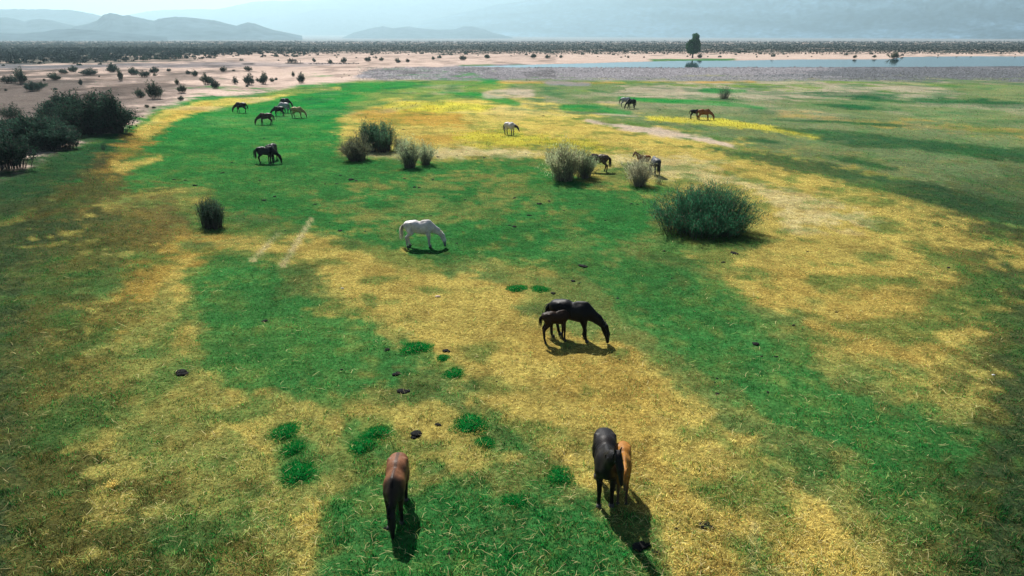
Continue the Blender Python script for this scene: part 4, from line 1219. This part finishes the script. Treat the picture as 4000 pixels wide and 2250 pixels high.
scrub_mass('bank_scrub', 11000, 128, 166, -300, 800, 9, 'dense dark scrub thickening on the far left flat', 1.3, 10, lambda px, py: np.clip(1.15 - (py - 130) / (40 - px * .036), 0, 1) * np.clip(1.2 - px / 800, .1, 1) * np.clip(fbm(px / 30.0, py / 5.0, 3, 83) * 2.2 - .4, .05, 1))

# ------------------------------------------------------------------ lone tree
def tree():
    p = at(1742, 145.5); s = px_per_m(p)
    root = empty('tree', p)
    tag(root, 'lone dark green tree with short trunk on the far river bank', 'tree')
    Ht = 61 / s; Wt = 40 / s
    # trunk with flared foot and limbs
    segs = []
    def limb(a, ra, b, rb, ns=7):
        a = np.array(a, float); b = np.array(b, float)
        d = b - a; d /= np.linalg.norm(d); u = np.cross(d, (0.3, 1, .1)); u /= np.linalg.norm(u); v = np.cross(d, u)
        V = []
        for t in (0, .35, .7, 1):
            c = a + (b - a) * t + u * .08 * math.sin(t * 5) * ra; r = ra + (rb - ra) * t ** .8
            for i in range(ns):
                q = 2 * math.pi * i / ns; V.append(c + (u * math.cos(q) + v * math.sin(q)) * r)
        F = [(k * ns + i, k * ns + (i + 1) % ns, (k + 1) * ns + (i + 1) % ns, (k + 1) * ns + i) for k in range(3) for i in range(ns)]
        return np.array(V), np.array(F)
    parts = [((0, 0, -.2), .62, (0.05, 0, .5), .42), ((.05, 0, .45), .42, (.1, 0, Ht * .3), .30), ((.1, 0, Ht * .28), .28, (.9, .3, Ht * .8), .08), ((.1, 0, Ht * .25), .24, (-1.6, .2, Ht * .6), .08), ((.1, 0, Ht * .2), .2, (-.8, -1.2, Ht * .5), .07), ((.1, 0, Ht * .3), .2, (1.5, 1.0, Ht * .55), .07), ((.1, 0, Ht * .4), .18, (.3, -1, Ht * .75), .06)]
    VV = []; FF = []; off = 0
    for q in parts:
        v, f = limb(*q); VV.append(v); FF.append(f + off); off += len(v)
    VV = np.concatenate(VV); FF = np.concatenate(FF)
    mk_obj('trunk', mk_mesh('trunk', VV, FF, np.tile([.055, .045, .038], (len(VV), 1)), M_STEM, True), root)
    r_ = np.random.default_rng(5)
    # crown lobes after the outline: tall right top, shoulder on the left
    lobes = [(-.17, 0, .40, .30, .24), (.10, .05, .36, .32, .26), (-.05, -.15, .30, .30, .2), (.10, 0, .62, .26, .22), (.13, .05, .83, .19, .16), (.04, -.08, .74, .20, .18), (-.24, .1, .52, .20, .15), (-.10, .12, .62, .20, .14), (.22, -.1, .50, .20, .2), (.2, .1, .28, .2, .13), (-.12, .1, .24, .24, .10), (.19, 0, .72, .13, .2), (-.02, .1, .88, .09, .09)]
    C = []
    for (lx, ly, lz, lr, lh) in lobes:
        n = int(5200 * lr * lr / .09 * lh / .25)
        d = r_.normal(0, 1, (n, 3)); d /= np.linalg.norm(d, axis=1)[:, None]
        rad = (.45 + .55 * r_.random(n) ** .45) * (.8 + .4 * vnoise(d[:, 0] * 3 + lx * 9, d[:, 2] * 3 + d[:, 1] * 3, 4))
        C.append(np.stack([(lx + d[:, 0] * lr * rad) * Wt, (ly + d[:, 1] * lr * rad) * Wt, (lz + d[:, 2] * lh * rad * .78) * Ht], -1))
    C = np.concatenate(C); C = C[C[:, 2] > Ht * .085]
    n = len(C)
    d = r_.normal(0, 1, (n, 3)); d /= np.linalg.norm(d, axis=1)[:, None]
    e = np.cross(d, r_.normal(0, 1, (n, 3))); e /= np.linalg.norm(e, axis=1)[:, None]
    sz_ = (.12 + .14 * r_.random(n))[:, None]
    V = np.stack([C - d * sz_, C + e * sz_ * .6, C + d * sz_, C - e * sz_ * .6], 1).reshape(-1, 3)
    cl = np.array([.024, .12, .038]) * (.5 + .9 * r_.random((n, 1))) * (.7 + .6 * vnoise(C[:, 0] * .8, C[:, 2] * .8, 61)[:, None])
    o = mk_obj('crown', mk_mesh('crown', V, (np.arange(n) * 4)[:, None] + np.array([[0, 1, 2, 3]]), np.repeat(cl, 4, 0), M_TREE), root)
    o['kind'] = 'stuff'
tree()

# ------------------------------------------------------------------ grass hummocks (single green mounds)
def hummock_mesh(seed, n=2600):
    r_ = np.random.default_rng(seed)
    nr, na = 8, 22
    EDGE = lambda a: .88 + .12 * np.sin(a * 2 + seed) + .09 * np.sin(a * 3 + seed * 2.3) + .08 * np.sin(a * 7 + seed)
    V = [(0, 0, .17)]
    for i in range(1, nr + 1):
        q = i / nr
        for j in range(na):
            a = 2 * math.pi * j / na
            rr = q * .5 * EDGE(a)
            V.append((rr * math.cos(a), rr * math.sin(a), .17 * (1 - q ** 1.6) * (.8 + .4 * math.sin(a * 2 + seed)) - .03 * q))
    F4 = []; F3 = []
    for j in range(na):
        F3.append((0, 1 + j, 1 + (j + 1) % na))
        for i in range(nr - 1):
            a0 = 1 + i * na; a1 = a0 + na
            F4.append((a0 + j, a1 + j, a1 + (j + 1) % na, a0 + (j + 1) % na))
    V = np.array(V)
    nv = len(V)
    mound_c = np.tile([.008, .09, .018], (nv, 1))
    a = r_.random(n) * 6.283; q = np.sqrt(r_.random(n)) * 1.22
    x = np.cos(a) * q * .5 * EDGE(a); y = np.sin(a) * q * .5 * EDGE(a); z = np.maximum(.17 * (1 - np.minimum(q, 1) ** 1.6) - .02, -.02)
    d = np.stack([x * 1.6 + r_.normal(0, .25, n), y * 1.6 + r_.normal(0, .25, n), .75 + .25 * r_.random(n)], -1); d /= np.linalg.norm(d, axis=1)[:, None]
    L = (.05 + .10 * r_.random(n) ** 1.5)[:, None]
    s = np.cross(d, r_.normal(0, 1, (n, 3))); s /= np.linalg.norm(s, axis=1)[:, None]
    b = np.stack([x, y, z], -1)
    BV = np.stack([b - s * .009, b + s * .009, b + d * L], 1).reshape(-1, 3)
    bc = np.array([.008, .23, .04]) * (.55 + .9 * r_.random((n, 1)))
    st = r_.random(n) < .06; bc[st] = (.42, .36, .16)
    mound = mk_mesh('mound', V, [np.array(F4), np.array(F3)], mound_c, M_GROUND, True)
    grass = mk_mesh('hummock_grass', BV, (np.arange(n) * 3)[:, None] + np.array([[0, 1, 2]]), np.repeat(bc, 3, 0), M_BLADE)
    return mound, grass
HUM = [hummock_mesh(30 + q) for q in range(4)]
hum_list = [(1182, 1056, 96, 'large round green grass hummock in the middle foreground, biggest of its kind'),
            (1219, 1108, 58, 'small round green hummock just right below the large one'),
            (1407, 1190, 78, 'flat green hummock left of the dark foreground horse'),
            (1296, 1256, 60, 'green hummock midway between the two foreground horses'),
            (1142, 934, 58, 'green hummock on straw left of centre with a tiny one at its side'),
            (1114, 896, 34, 'small green hummock with a black dung pile on its upper edge'),
            (1046, 868, 72, 'wide low green hummock above the small dung heaps'),
            (950, 1080, 70, 'green hummock on the right of a touching pair, left foreground'),
            (912, 1112, 74, 'green hummock on the left of a touching pair, left foreground'),
            (716, 1078, 80, 'long low green hummock in straw at left foreground'),
            (742, 1118, 66, 'green hummock just below the long low one at left'),
            (752, 1178, 96, 'broad green hummock lowest of the left foreground row'),
            (1300, 720, 46, 'small low green hummock left of another, above the black mare'),
            (1358, 722, 46, 'small low green hummock right of another, above the black mare')]
for k, (px, py, w, lab) in enumerate(hum_list):
    p = at(px, py + w * .12); s = px_per_m(p)
    root = empty('grass_hummock', p, random.random() * 6.28)
    sc = w / s
    root.scale = (sc * .98, sc * .98, sc * .55 + .12)
    tag(root, lab, 'grass hummock', 'green grass hummocks')
    mk_obj('mound', HUM[k % 4][0], root)
    mk_obj('grass', HUM[k % 4][1], root)['kind'] = 'stuff'

# ------------------------------------------------------------------ dung piles
def lump(seed, n=5, flat=.45, seg=9, ring=5):
    r_ = np.random.default_rng(seed)
    VV = []; FF = []; off = 0
    for q in range(n):
        cx, cy = r_.normal(0, .22, 2) if q else (0, 0)
        R_ = (.30 if q == 0 else .12 + .14 * r_.random())
        V = []
        for i in range(ring + 1):
            th = math.pi * i / ring
            for j in range(seg):
                a = 2 * math.pi * j / seg
                rr = R_ * (.8 + .4 * r_.random())
                V.append((cx + rr * math.sin(th) * math.cos(a), cy + rr * math.sin(th) * math.sin(a), max(-.02, flat * (R_ * .55 + rr * math.cos(th) * .9))))
        F = [(i * seg + j, (i + 1) * seg + j, (i + 1) * seg + (j + 1) % seg, i * seg + (j + 1) % seg) for i in range(ring) for j in range(seg)]
        VV.append(np.array(V)); FF.append(np.array(F) + off); off += len(V)
    return np.concatenate(VV), np.concatenate(FF)
def lump_mesh(seed, col, mat, **kw):
    V, F = lump(seed, **kw)
    return mk_mesh('lump', V, F, np.tile(col, (len(V), 1)), mat, True)
DUNG = [lump_mesh(60 + q, (.010, .010, .010), M_DUNG, n=3 + q) for q in range(5)]
dung = [(855, 441, 8), (882, 452, 16), (896, 455, 10), (1019, 450, 9), (1089, 452, 8), (1043, 471, 12), (1054, 472, 8), (1117, 496, 8), (1169, 503, 7), (1295, 498, 10), (1358, 490, 7), (1358, 513, 14), (1381, 506, 10), (1589, 513, 9), (1605, 515, 7), (1532, 511, 6), (1458, 514, 7), (1329, 542, 11), (1295, 571, 14), (1281, 567, 8), (1357, 609, 7), (854, 581, 12), (919, 582, 7), (1670, 632, 11), (1085, 543, 7), (1523, 555, 9), (1367, 292, 8), (1246, 272, 6), (1661, 277, 7), (1014, 326, 8), (1150, 391, 6), (1101, 395, 9), (1323, 387, 6), (1218, 397, 8), (1442, 708, 15), (1414, 700, 7), (1390, 738, 14), (1458, 712, 9), (1554, 750, 9), (1821, 660, 11), (1903, 867, 24), (1916, 897, 8), (1954, 897, 9), (1100, 1068, 18), (995, 943, 24), (975, 880, 18), (1120, 884, 20), (1700, 1330, 14), (1130, 1392, 12), (974, 1331, 16), (668, 808, 18), (2032, 634, 7), (2103, 786, 9), (1996, 819, 11), (1804, 953, 9), (1799, 963, 9), (1804, 991, 11), (1931, 986, 9), (2386, 673, 11), (437, 452, 9), (489, 467, 14), (466, 454, 9), (562, 435, 10), (583, 409, 7), (654, 454, 8), (691, 495, 12), (663, 504, 12), (794, 514, 9), (791, 451, 6), (846, 463, 8), (818, 463, 6), (857, 441, 7), (841, 342, 6), (862, 339, 6), (857, 580, 10), (624, 330, 8), (665, 348, 7), (800, 304, 7), (647, 298, 7), (718, 580, 6), (2440, 590, 6), (1150, 612, 7), (1240, 600, 6), (1690, 700, 6), (1560, 905, 6), (1250, 960, 7), (860, 930, 8), (830, 560, 6), (1420, 530, 6)]
dbig = {(1470, 671): ('rounded black dung pile on green grass above the black mare', 20), (1845, 637): ('black dung pile on straw right below the huge bush', 18), (1010, 985): ('solid black dung pile on straw, largest in the left middle foreground', 26), (1048, 1092): ('broken scattered dung heap left of the large hummock', 34), (1772, 1325): ('dark trampled dung patch on straw right of the dark foreground horse', 30), (1606, 1378): ('dark dung blotch near the tip of the dark horse shadow', 36), (1652, 1392): ('round dung pile right of the horse shadow tip', 20), (455, 937): ('dark lump standing for a hole in the ground, alone on the straw at left', 30)}  # the last entry is a dark lump standing for a hole
MARKS = {'the white horse in the middle': (1075, 600), 'the black mare with foal': (1450, 830), 'the huge green bush': (1768, 560), 'the brown foreground horse': (1000, 1250), 'the dark foreground horse': (1530, 1190), 'the bush clump left of centre': (1000, 390), 'the large pale central bush': (1430, 430), 'the upright blackish bush': (525, 560), 'the black horse at left': (675, 400), 'the small distant herd': (700, 290), 'the white horse with dark head': (1283, 335), 'the large green hummock': (1182, 1056), 'the pale bush before the lying foal': (1615, 460), 'the reddish mare at right': (1771, 296)}
def dung_label(px, py):
    nm = min(MARKS, key=lambda q: (MARKS[q][0] - px) ** 2 + (MARKS[q][1] - py) ** 2)
    mx, my = MARKS[nm]
    d_ = sorted(dung, key=lambda q: (q[0] - mx) ** 2 + (q[1] - my) ** 2)
    k_ = [(q[0], q[1]) for q in d_].index((px, py))
    return 'small dark dung pile, %s to %s' % ('nearest' if k_ == 0 else ORD[k_] + ' nearest', nm)
gd = 'dark dung piles scattered over the meadow'
for k, (px, py, w) in enumerate(dung):
    p = at(px, py); s = px_per_m(p)
    o = mk_obj('dung_pile', DUNG[k % 5]); o.location = p; o.rotation_euler = (0, 0, random.random() * 6.28)
    sc = 1.2 * w / s; o.scale = (sc, sc, sc * .8)
    tag(o, dung_label(px, py), 'dung pile', gd)
for k, ((px, py), (lab, w)) in enumerate(dbig.items()):
    p = at(px, py); s = px_per_m(p)
    o = mk_obj('dung_pile', DUNG[(k + 2) % 5]); o.location = p; o.rotation_euler = (0, 0, random.random() * 6.28)  # the last one is the lump standing for a hole, not dung
    sc = 1.45 * w / s; o.scale = (sc, sc, sc * .7)
    tag(o, lab, 'dung pile', gd)

# ------------------------------------------------------------------ stones
STONE = [lump_mesh(80 + q, (.16, .15, .15), M_ROCK, n=1, flat=.75, seg=7, ring=4) for q in range(4)]
STONED = [lump_mesh(90 + q, (.05, .05, .055), M_ROCK, n=1, flat=.75, seg=7, ring=4) for q in range(4)]
gs = 'dark stones along the far river edge'
for k in range(46):
    px = 776 + 130 * (k / 46) + random.uniform(-1.2, 1.2); py = 160.6 + random.uniform(-1.2, .8)
    p = at(px, py); s = px_per_m(p)
    o = mk_obj('stone', STONED[k % 4]); o.location = p; o.rotation_euler = (0, 0, random.random() * 6.28)
    sc = random.uniform(2.5, 5.5) / s / .6; o.scale = (sc, sc * .8, sc * .8)
    tag(o, 'dark stone in the row along the far sand edge, %s from its left end' % ORD[k], 'stone', gs)
gs2 = 'dark stones on the gravel bar'
for k, (px, py, w) in enumerate(sorted([(1325, 202, 5), (1333, 203, 4), (860, 196, 4), (878, 191, 5), (866, 187, 4), (884, 194, 3), (1412, 170, 4), (1440, 170, 3), (1347, 171, 6), (1355, 172, 6), (1366, 171, 4), (1380, 172, 3), (1275, 171.5, 3), (1290, 171, 4), (1306, 172, 3), (905, 182, 4), (880, 178, 3)])):
    p = at(px, py); s = px_per_m(p)
    o = mk_obj('stone', STONED[k % 4]); o.location = p; o.rotation_euler = (0, 0, random.random() * 6.28)
    sc = w / s / .6; o.scale = (sc, sc * .8, sc * .7)
    tag(o, 'dark stone on the grey gravel bar, %s from the left of those lying apart' % ORD[k], 'stone', gs2)
def pale(px, py, w, lab, cat, col):
    p = at(px, py); s = px_per_m(p)
    o = mk_obj('stone', lump_mesh(int(px), col, M_ROCK, n=1, flat=.6, seg=9, ring=5)); o.location = p
    sc = w / s / .6; o.scale = (sc, sc * .6, sc * .6)
    tag(o, lab, cat)
pale(2499, 944, 9, 'small white stone on darkened turf near the right edge', 'stone', (.6, .62, .66))
pale(1101, 747, 14, 'pale flat stone on straw left of the central slope', 'stone', (.55, .42, .32))
pale(861, 726, 9, 'little pale stone on straw right of the left green patch', 'stone', (.55, .50, .38))
# dry yellow tuft at the lower left
pt = at(285, 1224); 
shrub_at(285, 1226, 28, 20, 'round', 'small dry yellow weed on darkened turf at lower left', None, (.45, .34, .10), (.4, .3, .1), 40, 260, .14)

# gravel pebbles: one mass
def pebbles(n):
    px = 900 + 1750 * rng.random(n); py = 169 + 36 * rng.random(n)
    x, y = chart_to_ground(px, py); s = survey(x, y)
    k = (s[:, 3] < .3) & (river_depth(x, y) < -1); px, x, y, s = px[k], x[k], y[k], s[k]
    z = height(x, y); n = len(x)
    d = y / FPX
    r = d * (1.0 + 2.2 * rng.random(n) ** 3)
    base = np.array([(1, 0, 0), (0, 1, 0), (-1, 0, 0), (0, -1, 0), (0, 0, .8)])
    rot = rng.random(n) * 6.28; ca, sa = np.cos(rot), np.sin(rot)
    B = base[None] * r[:, None, None] * (.7 + .6 * rng.random((n, 5, 1)))
    X = B[..., 0] * ca[:, None] - B[..., 1] * sa[:, None]; Y = B[..., 0] * sa[:, None] + B[..., 1] * ca[:, None]
    V = np.stack([X + x[:, None], Y + y[:, None], B[..., 2] + z[:, None]], -1).reshape(-1, 3)
    F = ((np.arange(n) * 5)[:, None, None] + np.array([[0, 1, 4], [1, 2, 4], [2, 3, 4], [3, 0, 4]])[None]).reshape(-1, 3)
    c = s[:, :3] * (.45 + 1.1 * rng.random((n, 1)))
    tag(mk_obj('gravel', mk_mesh('gravel', V, F, np.repeat(c, 5, 0), M_ROCK)), 'grey river gravel spread between meadow and water', 'gravel', kind='stuff')
pebbles(26000)

# ------------------------------------------------------------------ ruined wooden frame on the far bank
def wood_frame():
    p = at(738, 159.3); s = px_per_m(p)
    root = empty('wooden_frame', p)
    tag(root, 'ruined dark wooden frame of posts and beams on the far left bank', 'wooden frame')
    def beam(name, a, b, w):
        a = np.array(a, float); b = np.array(b, float)
        d = (b - a) / np.linalg.norm(b - a); u = np.cross(d, (0.0, 1, .01)); u /= np.linalg.norm(u); v = np.cross(d, u)
        V = np.array([q + (u * i + v * j) * w for q in (a, a * .5 + b * .5 + u * w * .2, b) for (i, j) in ((-1, -1), (1, -1), (1, 1), (-1, 1))])
        F = [(k * 4 + i, k * 4 + (i + 1) % 4, (k + 1) * 4 + (i + 1) % 4, (k + 1) * 4 + i) for k in range(2) for i in range(4)] + [(3, 2, 1, 0), (8, 9, 10, 11)]
        mk_obj(name, mk_mesh(name, V, np.array(F), np.tile([.035, .03, .028], (len(V), 1)), M_WOOD), root)
    u = 1.0 / s
    for (x, h_, w) in ((-13, 9.5, .8), (-5, 8.5, 1.4), (-1, 12, .7), (1.5, 9, .5), (4.5, 8.8, .9)):
        beam('post', (x * u, 0, -.2), (x * u, 0, h_ * u), w * u)
        if x in (-13, 4.5): beam('post', (x * u, 9 * u, -.2), (x * u, 9 * u, h_ * u), w * u)
    beam('beam', (-9 * u, 0, 8.6 * u), (9 * u, 0, 8.4 * u), .7 * u)
    beam('beam', (-13.5 * u, .3, 1.0 * u), (6 * u, .3, 1.0 * u), .6 * u)
    beam('beam', (-6 * u, 0, 6.0 * u), (5 * u, 0, 6.2 * u), 1.0 * u)
    beam('brace', (5 * u, 0, 8.5 * u), (11 * u, 0, 4 * u), .6 * u)
    beam('sill', (-20 * u, -.2, .15), (26 * u, -.2, .15), .55 * u)
wood_frame()
def stake(px, py, hpx, lab):
    p = at(px, py); s = px_per_m(p)
    V, F = lathe([(.6 / s, -.1), (.55 / s, hpx * .5 / s), (.4 / s, hpx / s), (.01, hpx * 1.02 / s)], 6)
    o = mk_obj('stake', mk_mesh('stake', V, F, np.tile([.04, .035, .03], (len(V), 1)), M_WOOD)); o.location = p
    tag(o, lab, 'stake')
stake(756, 159.2, 7, 'thin stake right of the ruined wooden frame')
stake(748.5, 159.2, 5, 'short stake touching the right side of the wooden frame')

# ------------------------------------------------------------------ haze in the air
def haze():
    X0, X1, Y0, Y1, Z0, Z1 = -13600.0, 13600.0, -13600.0, 13600.0, -12.0, 800.0
    V = [(x, y, z) for x in (X0, X1) for y in (Y0, Y1) for z in (Z0, Z1)]
    F = [(0, 1, 3, 2), (4, 6, 7, 5), (0, 4, 5, 1), (2, 3, 7, 6), (0, 2, 6, 4), (1, 5, 7, 3)]
    m = bpy.data.materials.new('haze_air'); m.use_nodes = True
    n = m.node_tree; n.nodes.clear()
    out = n.nodes.new('ShaderNodeOutputMaterial'); v = n.nodes.new('ShaderNodeVolumePrincipled')
    v.inputs['Color'].default_value = HAZE_COLOR + (1,)
    v.inputs['Density'].default_value = HAZE_DENSITY
    v.inputs['Anisotropy'].default_value = HAZE_ANISO
    n.links.new(v.outputs[0], out.inputs['Volume'])
    tag(mk_obj('haze', mk_mesh('haze', V, np.array(F), None, m)), 'pale blue haze filling the valley air', 'haze', kind='stuff')
haze()
